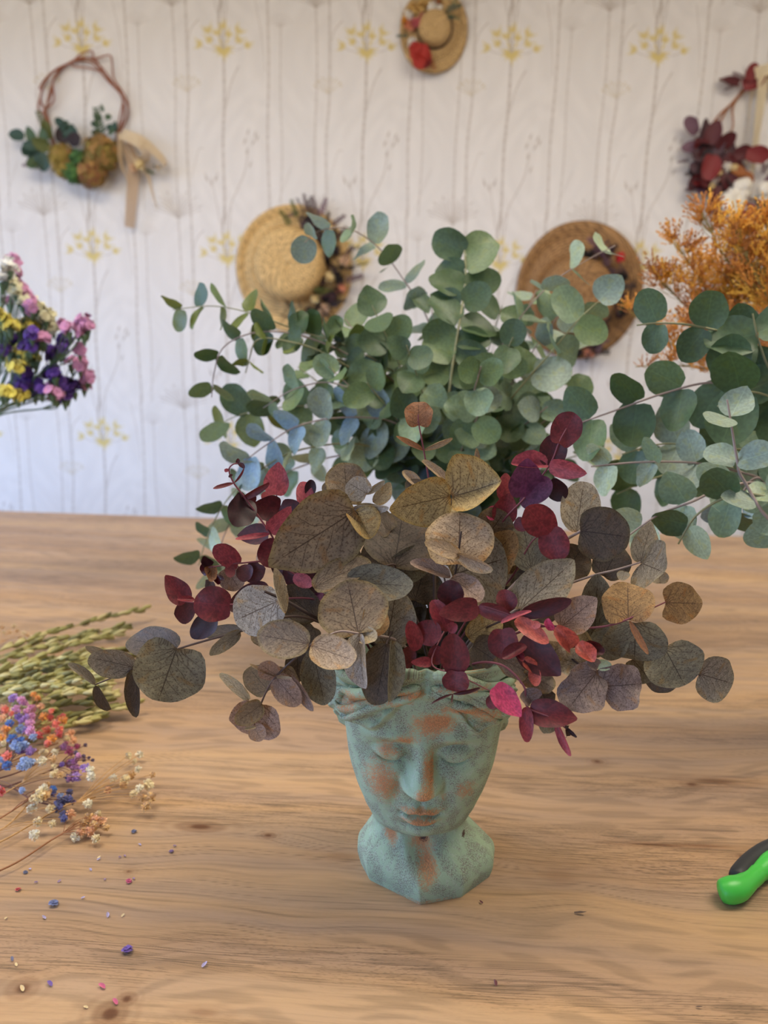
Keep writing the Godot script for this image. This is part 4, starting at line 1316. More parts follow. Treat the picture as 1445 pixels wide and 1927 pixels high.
func jar(label: String, where: Vector3, r: float, h: float, col: Color) -> void:
	var o := thing("flower_jar", label, "jar", where)
	var mb := MB.new()
	mb.lathe([Vector2(0, 0.0), Vector2(r * 0.86, 0.0), Vector2(r * 0.96, 0.004), Vector2(r, 0.016), Vector2(r, h * 0.8), Vector2(r * 0.93, h * 0.9), Vector2(r * 0.86, h * 0.95), Vector2(r * 0.9, h), Vector2(r * 0.86, h), Vector2(r * 0.8, h * 0.95), Vector2(r * 0.94, h * 0.78), Vector2(r * 0.94, 0.02), Vector2(0, 0.012)], 36)
	part("body", mb.mesh(), mat(col, 0.3), o)
	var w := MB.new()
	w.lathe([Vector2(0, h * 0.62), Vector2(r * 0.935, h * 0.62)], 30)
	part("water", w.mesh(), mat(c8(90, 100, 90), 0.08), o)


func build_fresh_eucalyptus() -> void:
	make_green_leaves()
	var G := "fresh eucalyptus branches standing behind the head planter"
	var J := on_table(842, 1222)
	jar("plain stoneware jar of fresh eucalyptus, hidden behind the head planter's bouquet", J, 0.055, 0.16, c8(196, 190, 180))
	var sets := [
		["fresh eucalyptus branch stretching farthest left, its olive leaves spaced along a bare stem", [[835, 905, -0.98], [770, 730, -0.96], [660, 655, -0.95], [560, 622, -0.95], [475, 590, -0.95], [400, 576, -0.96], [325, 583, -0.97]], 52, 42, 11, 0.42, ["moss", "leaf", "deep"], 0.5, 0.0015, 0.4],
		["fresh eucalyptus branch arching up over the flowers of the golden straw hat", [[840, 900, -1.0], [838, 740, -1.0], [808, 610, -1.0], [762, 530, -1.01], [712, 466, -1.01], [655, 430, -1.0], [600, 435, -1.0], [574, 456, -0.98]], 62, 44, 8, 0.52, ["sea", "ash", "leaf"], 0.45],
		["fresh eucalyptus branch upright in the middle with tightly stacked dark green leaves at its top", [[842, 930, -0.92], [846, 840, -0.9], [845, 740, -0.9], [862, 620, -0.92], [876, 530, -0.95], [873, 462, -0.97]], 66, 64, 10, 0.5, ["forest", "leaf", "deep"], 0.8, 0.0026, 0.3],
		["fresh eucalyptus branch rising right with its pale tip before the brown hat's flowers", [[850, 900, -0.97], [900, 740, -0.95], [960, 625, -0.94], [1030, 540, -0.94], [1100, 492, -0.95], [1158, 462, -0.95]], 62, 48, 8, 0.36, ["mint", "sea", "ash"], 0.45],
		["fresh eucalyptus branch with large round leaves covering the brown hat's crown", [[855, 930, -0.95], [905, 830, -0.92], [970, 740, -0.9], [1035, 665, -0.9], [1090, 600, -0.9], [1140, 556, -0.92]], 74, 66, 8, 0.36, ["sea", "leaf", "ash"], 0.72],
		["fresh eucalyptus branch hooking down at the left below the straw hat", [[830, 920, -0.97], [760, 740, -0.95], [660, 670, -0.94], [560, 630, -0.93], [480, 626, -0.92], [422, 652, -0.92], [403, 700, -0.92], [398, 748, -0.92]], 52, 46, 10, 0.36, ["leaf", "forest", "deep"], 0.5, 0.0015, 0.5],
		["fresh eucalyptus branch with a short hooked tip of browned leaves", [[830, 920, -0.95], [740, 760, -0.93], [620, 670, -0.92], [530, 640, -0.91], [484, 640, -0.91], [470, 672, -0.91], [462, 702, -0.91]], 44, 36, 8, 0.4, ["deep", "moss", "forest"], 0.35],
		["fresh eucalyptus branch with blue sky reflection painted on leaves set crosswise along a level stem", [[825, 950, -0.95], [795, 840, -0.92], [735, 793, -0.9], [640, 786, -0.88], [560, 802, -0.87], [500, 838, -0.87], [455, 872, -0.87]], 76, 58, 10, 0.3, ["blue", "blue", "ash"], 0.45, 0.0015, 0.35],  # blue tone paints the sky mirrored on green leaves
		["fresh eucalyptus branch drooping at the left past the worktop's far edge", [[810, 950, -0.96], [710, 845, -0.9], [570, 845, -0.88], [475, 895, -0.87], [424, 945, -0.87], [390, 1010, -0.87], [374, 1064, -0.87]], 54, 44, 10, 0.36, ["leaf", "forest", "mint"], 0.55],
		["fresh eucalyptus branch drooping lowest at the left behind the red sprigs", [[810, 955, -0.97], [690, 860, -0.92], [560, 880, -0.92], [480, 935, -0.92], [425, 1000, -0.92], [402, 1092, -0.92]], 52, 44, 9, 0.4, ["mint", "leaf", "moss"], 0.6],
		["fresh eucalyptus branch ending in three broad olive-green leaves at the left", [[825, 920, -1.0], [730, 790, -0.98], [600, 765, -0.97], [500, 770, -0.97], [440, 785, -0.97], [404, 806, -0.97]], 58, 60, 8, 0.4, ["moss", "forest", "leaf"], 0.72],
		["fresh eucalyptus branch with oval light green leaves over the sky-tinted one", [[825, 940, -0.95], [740, 790, -0.92], [640, 724, -0.9], [560, 730, -0.9], [495, 768, -0.9]], 56, 48, 8, 0.36, ["leaf", "sea"], 0.55]]
	var k := 0
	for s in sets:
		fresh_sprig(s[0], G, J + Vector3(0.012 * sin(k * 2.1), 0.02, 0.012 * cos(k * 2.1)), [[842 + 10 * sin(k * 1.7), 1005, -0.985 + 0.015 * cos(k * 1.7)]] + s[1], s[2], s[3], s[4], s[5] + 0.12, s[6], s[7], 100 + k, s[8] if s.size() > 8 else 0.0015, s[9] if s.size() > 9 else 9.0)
		k += 1
	# the leafy middle of the bunch: branches leaning out to every side
	var tips := [[700, 575, -0.92, 0.7], [618, 690, -0.88, 0.6], [765, 650, -0.84, 0.75], [905, 690, -0.80, 0.9], [965, 635, -0.84, 0.75], [810, 560, -0.99, 0.6], [945, 575, -0.98, 0.6], [1030, 765, -0.88, 0.7], [690, 720, -0.86, 0.6], [1095, 745, -0.9, 0.65], [765, 775, -0.85, 0.6], [1010, 545, -1.03, 0.5], [560, 690, -1.0, 0.5], [640, 770, -1.0, 0.5], [850, 600, -1.05, 0.5], [1075, 640, -1.03, 0.5], [985, 845, -0.9, 0.6], [650, 600, -0.98, 0.5], [1110, 850, -0.93, 0.6], [900, 780, -0.84, 0.85], [720, 650, -1.04, 0.5], [930, 720, -1.04, 0.5], [600, 620, -0.95, 0.5], [1060, 580, -0.97, 0.6], [830, 700, -1.05, 0.5], [870, 840, -0.86, 0.6], [700, 830, -0.9, 0.5]]
	var where := ["upper left", "far left middle", "front, left of centre", "front centre, largest leaves", "front, right of centre", "top, left of the tallest branch", "top, right of the tallest branch", "lower right", "left, above the sky-tinted branch", "right edge, below the brown hat", "above the copper heart-shaped leaf", "top right, behind", "left, behind the hooked branches", "lower left, behind the sky-tinted branch", "deep in the middle", "right, behind", "low at the right", "left shoulder", "lowest right, by the red sprig", "front, low centre", "deep at the left", "deep at the right", "left, under the straw hat", "right shoulder", "deep in the centre", "lowest centre", "low at the left"]
	for t in tips:
		var m := [lerpf(845, t[0], 0.42), lerpf(960, t[1], 0.5), lerpf(-0.985, t[2], 0.4)]
		fresh_sprig("leafy eucalyptus branch in the bunch behind the planter, " + where[k - sets.size()], G, J + Vector3(0.02 * sin(k * 2.4), 0.02, 0.02 * cos(k * 2.4)), [[842 + 12 * sin(k * 1.7), 1005, -0.985 + 0.02 * cos(k * 1.7)], m, [t[0], t[1], t[2]]], 66, 54, 8, 0.46, [["leaf", "deep", "forest"], ["sea", "leaf"], ["forest", "leaf", "sea"], ["sea", "leaf", "ash"]][k % 4], t[3], 200 + k)
		k += 1


func build_right_eucalyptus() -> void:
	var G := "fresh eucalyptus branches reaching in from the right edge"
	var J := on_table(1640, 1240)
	jar("plain stoneware jar of eucalyptus, just beyond the photo's right edge", J, 0.06, 0.19, c8(120, 112, 104))
	var sets := [
		["fresh eucalyptus branch of dark round leaves crossing the orange sprays", [[1560, 760, -0.79], [1450, 668, -0.78], [1380, 632, -0.76], [1300, 612, -0.75], [1240, 608, -0.75], [1198, 612, -0.75]], 88, 52, 6, 0.42, ["forest", "forest", "sea"], 0.85],
		["fresh eucalyptus branch with the biggest round leaves, below the orange sprays", [[1560, 820, -0.78], [1440, 738, -0.76], [1340, 720, -0.75], [1250, 740, -0.75], [1170, 768, -0.75], [1080, 800, -0.75]], 96, 68, 8, 0.36, ["forest", "forest", "deep", "leaf"], 0.85],
		["fresh eucalyptus branch of dark leaves standing before the biggest-leaved one", [[1560, 820, -0.75], [1460, 752, -0.73], [1395, 738, -0.72], [1350, 765, -0.72]], 96, 86, 4, 0.5, ["forest", "deep"], 0.85],
		["fresh eucalyptus branch level across the right, with spaced light leaves near its tip", [[1560, 955, -0.73], [1445, 905, -0.72], [1360, 880, -0.72], [1290, 870, -0.72], [1200, 870, -0.72], [1112, 878, -0.73]], 70, 52, 8, 0.36, ["sea", "leaf", "mint", "ash"], 0.65],
		["fresh eucalyptus branch half hidden behind the level one at the right", [[1560, 930, -0.79], [1440, 855, -0.78], [1340, 845, -0.78], [1250, 835, -0.78], [1170, 855, -0.78]], 80, 62, 7, 0.38, ["forest", "ash", "sea"], 0.75],
		["pale green fresh eucalyptus branch sloping down towards the bouquet at the right", [[1580, 985, -0.69], [1455, 915, -0.68], [1370, 915, -0.68], [1300, 945, -0.67], [1240, 968, -0.67], [1180, 1010, -0.67]], 70, 54, 8, 0.36, ["mint", "mint", "sea"], 0.75],
		["pale fresh eucalyptus branch drooping below the worktop's far edge at the right", [[1580, 990, -0.67], [1440, 935, -0.66], [1370, 935, -0.66], [1310, 970, -0.66], [1276, 1024, -0.66]], 72, 62, 6, 0.42, ["mint", "sea", "forest"], 0.6],
		["slim fresh eucalyptus branch with small pale curled leaves, near the right edge", [[1480, 1000, -0.66], [1400, 905, -0.66], [1386, 860, -0.66], [1376, 800, -0.66], [1368, 752, -0.66]], 66, 56, 6, 0.5, ["mint", "ash"], 0.6],
		["fresh eucalyptus branch standing tallest at the right edge", [[1560, 800, -0.75], [1460, 710, -0.74], [1430, 650, -0.74], [1416, 590, -0.74]], 92, 80, 5, 0.5, ["sea", "forest"], 0.7],
		["fresh eucalyptus branch lowest at the right edge, blue highlight painted into some leaves", [[1580, 1000, -0.7], [1470, 930, -0.71], [1420, 900, -0.71], [1380, 960, -0.71], [1352, 1000, -0.71]], 80, 60, 5, 0.42, ["ash", "blue", "forest"], 0.7],  # its blue leaves carry a window highlight put into the colour
		["dark fresh eucalyptus branch behind the pale ones, filling the right", [[1560, 960, -0.82], [1430, 890, -0.82], [1320, 880, -0.82], [1230, 900, -0.82], [1160, 930, -0.82]], 76, 60, 8, 0.3, ["forest", "deep", "deep"], 0.7]]
	var k := 0
	for s in sets:
		fresh_sprig(s[0], G, J + Vector3(0.015 * sin(k * 2.1), 0.02, 0.015 * cos(k * 2.1)), [[1640 + 8 * sin(k), 1020, -0.82]] + s[1], s[2] * 1.08, s[3] * 1.12, int(s[4] * 1.35), s[5] + 0.1, s[6], s[7], 300 + k, 0.0019, 0.45 if k in [0, 1, 2, 3, 4, 5, 6, 8] else 9.0)
		k += 1


# ---------- orange sprays, statice ----------
func spike(mb: MB, at: Vector3, dir: Vector3, length: float, r: float, sides := 4) -> void:      # a small bud: narrow, full, pointed
	var side := dir.cross(Vector3(0.37, 0.61, 0.7)).normalized()
	var up := dir.cross(side)
	var first := mb.v.size()
	for q in [[0.0, 0.35], [0.45, 1.0], [0.8, 0.7]]:
		for s in sides:
			var a := TAU * s / sides
			mb.add(at + dir * length * q[0] + (side * cos(a) + up * sin(a)) * r * q[1])
	var tip := mb.add(at + dir * length)
	for k in 2:
		for s in sides:
			var a := first + k * sides + s
			var b := first + k * sides + (s + 1) % sides
			mb.tri(a, a + sides, b)
			mb.tri(b, a + sides, b + sides)
	for s in sides:
		mb.tri(first + 2 * sides + s, tip, first + 2 * sides + (s + 1) % sides)


# a ruffled flower, unit radius, open towards +y
func rosette(layers: int, petals: int, spread: float, seed_: int) -> ArrayMesh:
	var r := RandomNumberGenerator.new()
	r.seed = seed_
	var mb := MB.new()
	for l in layers:
		var f := float(l + 1) / layers
		for p in petals:
			var a := TAU * (p + 0.5 * l) / petals + r.randf_range(-0.15, 0.15)
			var open := lerpf(0.25, 1.25, f) * spread + r.randf_range(-0.15, 0.15)
			var d := Vector3(cos(a), 0, sin(a))
			var side := Vector3(-sin(a), 0, cos(a))
			var len_ := lerpf(0.75, 1.0, f) * r.randf_range(0.85, 1.1)
			var rows := []
			for q in 4:
				var t := q / 3.0
				var an := open * (0.35 + 0.65 * t)
				var c := (d * sin(an) + Vector3.UP * cos(an)) * len_ * t
				var w: float = len_ * [0.08, 0.42, 0.6, 0.36][q] * 5.0 / petals * 1.25
				rows.append([c - side * w, c + (Vector3.UP * sin(an) - d * cos(an)) * w * 0.35 * (1.0 if q < 3 else -0.6) * r.randf_range(0.3, 1.4), c + side * w])
			mb.grid(rows, [])
	mb.ball(Vector3(0, -0.05, 0), Vector3(0.16, 0.22, 0.16), 6, 4)
	return mb.mesh()


# a small ragged double flower, unit radius
func pompom(petals: int, seed_: int) -> ArrayMesh:
	var r := RandomNumberGenerator.new()
	r.seed = seed_
	var mb := MB.new()
	for k in petals:
		var y := 1.0 - 1.55 * (k + 0.5) / petals
		var a := k * 2.39996 + r.randf_range(-0.2, 0.2)
		var n := Vector3(cos(a) * sqrt(maxf(0.0, 1.0 - y * y)), y, sin(a) * sqrt(maxf(0.0, 1.0 - y * y)))
		var s := n.cross(Vector3(r.randf_range(-1, 1), r.randf_range(-1, 1), r.randf_range(-1, 1))).normalized()
		var t := n.cross(s)
		var l := r.randf_range(0.78, 1.08)
		var w := r.randf_range(0.2, 0.3)
		mb.grid([[n * 0.25 - s * 0.08, n * 0.25, n * 0.25 + s * 0.08], [n * l * 0.7 - s * w + t * 0.1, n * l * 0.74 + t * -0.06, n * l * 0.7 + s * w + t * 0.1], [n * l - s * w * 0.75 + t * 0.22, n * l * 0.94 + t * 0.12, n * l + s * w * 0.75 + t * 0.2]], [])
	mb.ball(Vector3(0, -0.1, 0), Vector3(0.55, 0.6, 0.55), 8, 6)
	return mb.mesh()


func aim(y: Vector3, spin: float, size: float, at: Vector3) -> Transform3D:
	var x := y.cross(Vector3(0.31, 0.52, 0.79)).normalized()
	return Transform3D(Basis(x, y, x.cross(y)).rotated(y, spin).scaled(Vector3.ONE * size), at)


func build_orange_sprays() -> void:
	var G := "dried orange flower sprays at the right edge"
	var J := on_table(1700, 1150)
	jar("dark jar of dried orange flower sprays, beyond the photo's right edge", J, 0.055, 0.2, c8(80, 74, 70))
	var r := RandomNumberGenerator.new()
	r.seed = 21
	var clumps := []
	for v in 6:
		var mb := MB.new()
		for b in 5:
			var a := TAU * b / 5.0 + r.randf()
			var d := Vector3(cos(a) * 0.75, 0.9, sin(a) * 0.75).normalized() if b else Vector3.UP
			for q in 5:
				var at := d * (0.003 + 0.0042 * q) + Vector3(0, 0.0016 * q, 0)
				var out := (d + Vector3(r.randf_range(-1, 1), r.randf_range(0.1, 1.2), r.randf_range(-1, 1)) * 0.75).normalized()
				spike(mb, at, out, r.randf_range(0.0045, 0.0075), r.randf_range(0.0011, 0.0017))
		clumps.append(mb.mesh(false))
	var cols := [mat(c8(224, 160, 44), 0.75, null, 0.3), mat(c8(208, 136, 38), 0.75, null, 0.3), mat(c8(238, 184, 60), 0.75, null, 0.3), mat(c8(180, 112, 38), 0.8, null, 0.3)]
	var twig := mat(c8(150, 132, 72), 0.7)
	var tips := [
		["dried orange flower spray with the tallest tuft, below the burgundy wreath", [1450, 600], [1362, 480], [1316, 388], 20, 24], ["dried orange flower spray leaning left of the tallest tuft", [1440, 640], [1330, 540], [1262, 440], 24, 34], ["dried orange flower spray upright, third tuft from the left at the top", [1460, 590], [1410, 490], [1384, 412], 20, 26],
		["dried orange flower spray at the picture's right edge, topmost", [1500, 560], [1456, 470], [1434, 402], 22, 26], ["dried orange flower spray fanning out farthest left in the mass", [1430, 650], [1310, 590], [1226, 510], 26, 36], ["dried orange flower spray low at the left, touching the fresh eucalyptus", [1430, 690], [1270, 650], [1168, 566], 15, 22],
		["thin dried orange flower spray with sparse brown buds, lowest at the left", [1450, 730], [1300, 690], [1196, 690], 12, 12], ["dried orange flower spray in the middle of the mass, bright amber", [1450, 640], [1390, 560], [1340, 490], 30, 40], ["dried orange flower spray at the right, behind the tall eucalyptus leaf", [1480, 600], [1440, 530], [1412, 480], 28, 36],
		["dried orange flower spray in the lower middle, rust coloured", [1450, 700], [1370, 640], [1296, 606], 28, 38], ["dried orange flower spray low at the right, rust coloured", [1480, 720], [1420, 660], [1376, 610], 28, 36], ["dried orange flower spray beneath the dark eucalyptus branch", [1470, 740], [1400, 700], [1338, 672], 24, 30], ["dried orange flower spray nearest the right edge, half out of the picture", [1510, 640], [1465, 570], [1446, 520], 26, 30]]
	var k := 0
	for t in tips:
		var z := -1.08 - 0.05 * sin(k * 1.9)
		var root := J + Vector3(0.012 * cos(k * 1.3), 0.02, 0.012 * sin(k * 1.3))
		var o := thing("orange_spray", t[0], "flower spray", root, G)
		var line := [Vector3.ZERO, on_z(1620, 900, -1.12) - root]
		for q in [t[1], t[2], t[3]]:
			line.append(on_z(q[0], q[1], z) - root)
		var c := curve(line, 32)
		var mb := MB.new()
		mb.tube(c, tapered(33, 0.0018, 0.0007), 5)
		var spread: float = t[4] * depth(on_z(1400, 600, z)) / focal * 1.35
		var spots := []
		for q in int(t[5] * 1.5):
			var u := 1.0 - pow(r.randf(), 0.8) * 0.42
			var p: Vector3 = c[int(u * 32)]
			var wide := spread * smoothstep(1.06, 0.66, u)
			var off := Vector3(r.randf_range(-1, 1), r.randf_range(-0.55, 0.8), r.randf_range(-1, 1)) * wide * 1.3
			spots.append([p, p + off, off])
		for s in spots:
			var b: Vector3 = s[0] - (c[32] - c[24]).normalized() * 0.02
			mb.tube(curve([b, b.lerp(s[1], 0.6) + Vector3(0, -0.003, 0), s[1]], 4), [0.0006, 0.0004], 3, false)
		part("stem", mb.mesh(), twig, o)
		for s in spots:
			var up: Vector3 = (Vector3.UP * 0.8 + (s[2].normalized() if s[2].length() > 0.001 else Vector3.UP) * 0.7 + Vector3(r.randf_range(-0.3, 0.3), 0, r.randf_range(-0.3, 0.3))).normalized()
			var pick := r.randi() % 4
			if k in [6, 9, 10] and pick == 2:
				pick = 3
			part("flower_cluster", clumps[r.randi() % 6], cols[pick], o, aim(up, r.randf() * TAU, r.randf_range(0.65, 1.1) * (0.8 if k == 6 else 1.0), s[1]))
		k += 1


func build_statice() -> void:
	var G := "statice stems in the bunch at the left edge"
	var J := on_table(-260, 1130)
	jar("pale jar of mixed statice, beyond the photo's left edge", J, 0.055, 0.2, c8(206, 204, 198))
	var r := RandomNumberGenerator.new()
	r.seed = 31
	var cups := []
	for v in 4:
		cups.append(rosette(2, 5, 0.8, 40 + v))
	var cols := {"purple": mat(c8(86, 50, 150), 0.75, null, 0.2), "yellow": mat(c8(222, 208, 92), 0.75, null, 0.3), "pink": mat(c8(204, 142, 184), 0.75, null, 0.3), "cream": mat(c8(226, 222, 186), 0.75, null, 0.3), "white": mat(c8(234, 234, 230), 0.75, null, 0.3)}
	var green := mat(c8(80, 108, 72), 0.6, null, 0.2)
	var stems := [
		["purple", "purple statice stem spreading farthest left and level, over the yellow one", [[22, 640], [4, 660], [38, 644], [14, 652], [-6, 646]]], ["purple", "purple statice stem with a short upright tuft between the yellow flowers", [[60, 632], [62, 644], [58, 656], [66, 650], [52, 660]]], ["purple", "purple statice stem curving like a hook, right of the yellow flowers", [[95, 664], [104, 672], [113, 664], [120, 652], [125, 640], [98, 674], [118, 660]]],
		["purple", "purple statice stem lowest at the left, with a wide dark spray", [[48, 702], [40, 712], [60, 716], [70, 726], [52, 722], [28, 732], [78, 738], [66, 742], [42, 730]]], ["purple", "purple statice stem with a small spray in the lower middle", [[100, 698], [104, 708], [96, 706], [107, 716]]], ["purple", "purple statice stem lowest at the right of the bunch", [[130, 726], [118, 734], [141, 736], [128, 742], [122, 752], [136, 726]]],
		["yellow", "yellow statice stem at the picture's left edge, topmost of the yellow ones", [[3, 596], [8, 610], [16, 604], [14, 622], [2, 624], [20, 616]]], ["yellow", "yellow statice stem behind the upright purple tuft", [[34, 616], [40, 622], [58, 610], [64, 618], [52, 616]]], ["yellow", "yellow statice stem in front, below the level purple one", [[20, 660], [30, 655], [38, 662], [22, 672], [60, 672], [56, 682], [66, 678], [46, 668], [70, 664]]], ["yellow", "yellow statice stem lowest at the left edge", [[4, 742], [12, 738], [34, 748], [44, 742], [30, 688], [36, 692]]],
		["pink", "pink statice stem rising tallest at the left edge", [[24, 494], [33, 533], [40, 545], [28, 512], [46, 556], [18, 570]]], ["pink", "pink statice stem with a long drooping tuft in the upper middle", [[54, 574], [58, 584], [56, 592], [52, 566], [60, 578]]], ["pink", "pink statice stem reaching farthest right, rounded at its tip", [[152, 612], [160, 606], [164, 618], [158, 628], [122, 616], [130, 622], [147, 622], [150, 660]]], ["pink", "pink statice stem low at the right", [[134, 684], [150, 690], [152, 682], [160, 706], [164, 716], [158, 726], [168, 710]]], ["pink", "pink statice stem beneath the purple flowers", [[94, 736], [106, 746], [100, 742], [84, 642], [78, 638]]],
		["cream", "cream statice stem sloping down along the top of the bunch", [[24, 530], [20, 542], [32, 554], [38, 564], [44, 574], [28, 546]]], ["cream", "cream statice stem in the upper right of the bunch", [[72, 582], [80, 590], [86, 598], [92, 606], [96, 596], [66, 572], [80, 610], [74, 604], [100, 616], [90, 616]]], ["white", "white statice stem at the top left", [[20, 506], [10, 520], [14, 512], [4, 530], [2, 516], [16, 500]]]]
	var k := 0
	for s in stems:
		var z := -1.22 + 0.035 * sin(k * 2.3)
		var root := J + Vector3(0.015 * cos(k * 1.3), 0.02, 0.015 * sin(k * 1.3))
		var mid := Vector2.ZERO
		for q in s[2]:
			mid += Vector2(q[0], q[1])
		mid /= s[2].size()
		var o := thing("statice_stem", s[1], "flower", root, G)
		var fork := on_z(lerpf(-40, mid.x, 0.7), lerpf(800, mid.y + 20, 0.7), z) - root
		var mb := MB.new()
		mb.tube(curve([Vector3.ZERO, on_z(-190, 960, -1.23) - root, on_z(-40, 800, z) - root, fork], 18), tapered(19, 0.0022, 0.0014), 5)
		var tips := []
		for q in s[2]:
			var p := on_z(q[0], q[1], z + r.randf_range(-0.02, 0.03)) - root
			tips.append(p)
			mb.tube(curve([fork, fork.lerp(p, 0.55) + Vector3(0, -0.008, 0), p], 6), [0.0012, 0.0009], 4, false)
		part("stem", mb.mesh(), green, o)
		for p in tips:
			for q in 6:
				var d := Vector3(r.randf_range(-1, 1), r.randf_range(-0.1, 1.2), r.randf_range(-0.4, 1)).normalized()
				part("flower", cups[r.randi() % 4], cols[s[0]], o, aim(d, r.randf() * TAU, r.randf_range(0.0065, 0.0098), p + d * r.randf_range(0.0, 0.009)))
			part("calyx", leaf_cone, green, o, Transform3D(Basis().scaled(Vector3.ONE * r.randf_range(0.8, 1.2)), p - Vector3(0, 0.006, 0)))
		k += 1


var leaf_cone: ArrayMesh = make_calyx()


func make_calyx() -> ArrayMesh:
	var mb := MB.new()
	mb.lathe([Vector2(0.0006, -0.012), Vector2(0.003, -0.006), Vector2(0.0055, 0.003), Vector2(0.004, 0.004)], 8)
	return mb.mesh()


# ---------- dried flowers lying on the worktop ----------
func build_oats() -> void:
	var G := "dried green oat stalks lying at the left edge"
	var r := RandomNumberGenerator.new()
	r.seed = 41
	var husks := []
	for v in 4:
		var mb := MB.new()
		for s in [-1.0, 1.0]:
			var d := Vector3(0.2 * s + r.randf_range(-0.06, 0.06), 1, r.randf_range(-0.08, 0.08)).normalized()
			spike(mb, Vector3.ZERO, d, r.randf_range(0.015, 0.020), 0.0027, 7)
		spike(mb, Vector3(0, 0.003, 0), Vector3(0, 1, 0.1).normalized(), 0.013, 0.0018, 6)
		husks.append(mb.mesh())
	var cols := [mat(c8(168, 160, 92), 0.6, null, 0.2), mat(c8(146, 140, 76), 0.6, null, 0.2), mat(c8(196, 184, 124), 0.6, null, 0.2), mat(c8(122, 118, 64), 0.6, null, 0.2)]
	var straw := mat(c8(158, 152, 96), 0.7)
	# [root, middle, tip] in pixels, height of the tip, how many husks, label
	var rows := [
		[[-90, 1262], [80, 1196], [266, 1146], 0.014, 15, "dried oat stalk pointing farthest up and right, topmost of the bunch"], [[-90, 1272], [80, 1208], [226, 1184], 0.01, 14, "dried oat stalk second from the top, with browner husks"], [[-90, 1282], [60, 1222], [212, 1196], 0.02, 15, "dried oat stalk third from the top"], [[-90, 1300], [40, 1248], [160, 1205], 0.028, 12, "dried oat stalk with a tuft standing up from the bunch"],
		[[-90, 1300], [70, 1246], [224, 1222], 0.018, 17, "dried oat stalk under the grey eucalyptus leaf"], [[-90, 1312], [60, 1258], [206, 1236], 0.028, 17, "dried oat stalk with the plumpest husks in the middle"], [[-90, 1322], [60, 1268], [200, 1250], 0.032, 17, "dried oat stalk just below the middle of the bunch"], [[-90, 1330], [50, 1284], [196, 1262], 0.036, 17, "dried oat stalk lying highest on the pile"],
		[[-90, 1340], [60, 1290], [188, 1276], 0.034, 17, "dried oat stalk next below the highest one"], [[-90, 1352], [60, 1304], [190, 1288], 0.03, 17, "dried oat stalk above the lilac dried flowers"], [[-90, 1362], [70, 1318], [182, 1302], 0.026, 16, "dried oat stalk beside the lilac dried flowers"], [[-90, 1392], [80, 1338], [206, 1312], 0.018, 15, "dried oat stalk reaching under the narrow grey leaf"],
		[[-90, 1420], [80, 1362], [244, 1328], 0.008, 16, "dried oat stalk lowest of the bunch, longest to the right"], [[-90, 1440], [80, 1380], [178, 1352], 0.006, 12, "dried oat stalk at the bottom, beside the coral dried flowers"], [[-90, 1318], [30, 1262], [120, 1240], 0.04, 12, "short dried oat stalk on top at the left"], [[-90, 1345], [20, 1300], [130, 1290], 0.042, 12, "short dried oat stalk on top, nearer the left edge"], [[-90, 1300], [70, 1262], [236, 1238], 0.01, 14, "dried oat stalk mostly hidden behind the grey eucalyptus leaf"]]
	for q in rows:
		var a := on_table(q[0][0], q[0][1], 0.008)
		var b := on_table(q[1][0], q[1][1], 0.006 + q[3] * 0.7)
		var e := on_table(q[2][0], q[2][1], 0.006 + q[3])
		var o := thing("oat_stalk", q[5], "oat stalk", a, G)
		var c := curve([Vector3.ZERO, b - a, e - a], 30)
		var mb := MB.new()
		mb.tube(c, tapered(31, 0.0013, 0.0005), 5)
		part("stem", mb.mesh(), straw, o)
		var many := int(q[4] * 1.35)
		for k in many:
			var u: float = 0.30 + 0.70 * float(k) / (many - 1)
			var p: Vector3 = c[int(u * 30)]
			var T := (e - b).normalized()
			var out := Vector3(r.randf_range(-0.5, 0.5), r.randf_range(-0.12, 0.5), r.randf_range(-1, 1)) * 0.5
			var d := (T + out * (0.6 if u < 0.97 else 0.1)).normalized()
			var at := p + out * 0.009
			at.y = maxf(at.y, 0.0035 + TOP - a.y)
			if d.y < 0 and at.y < 0.012 + TOP - a.y:
				d.y = 0.02
			part("husk", husks[r.randi() % 4], cols[r.randi() % 4], o, aim(d.normalized(), r.randf() * TAU, r.randf_range(0.85, 1.15), at))


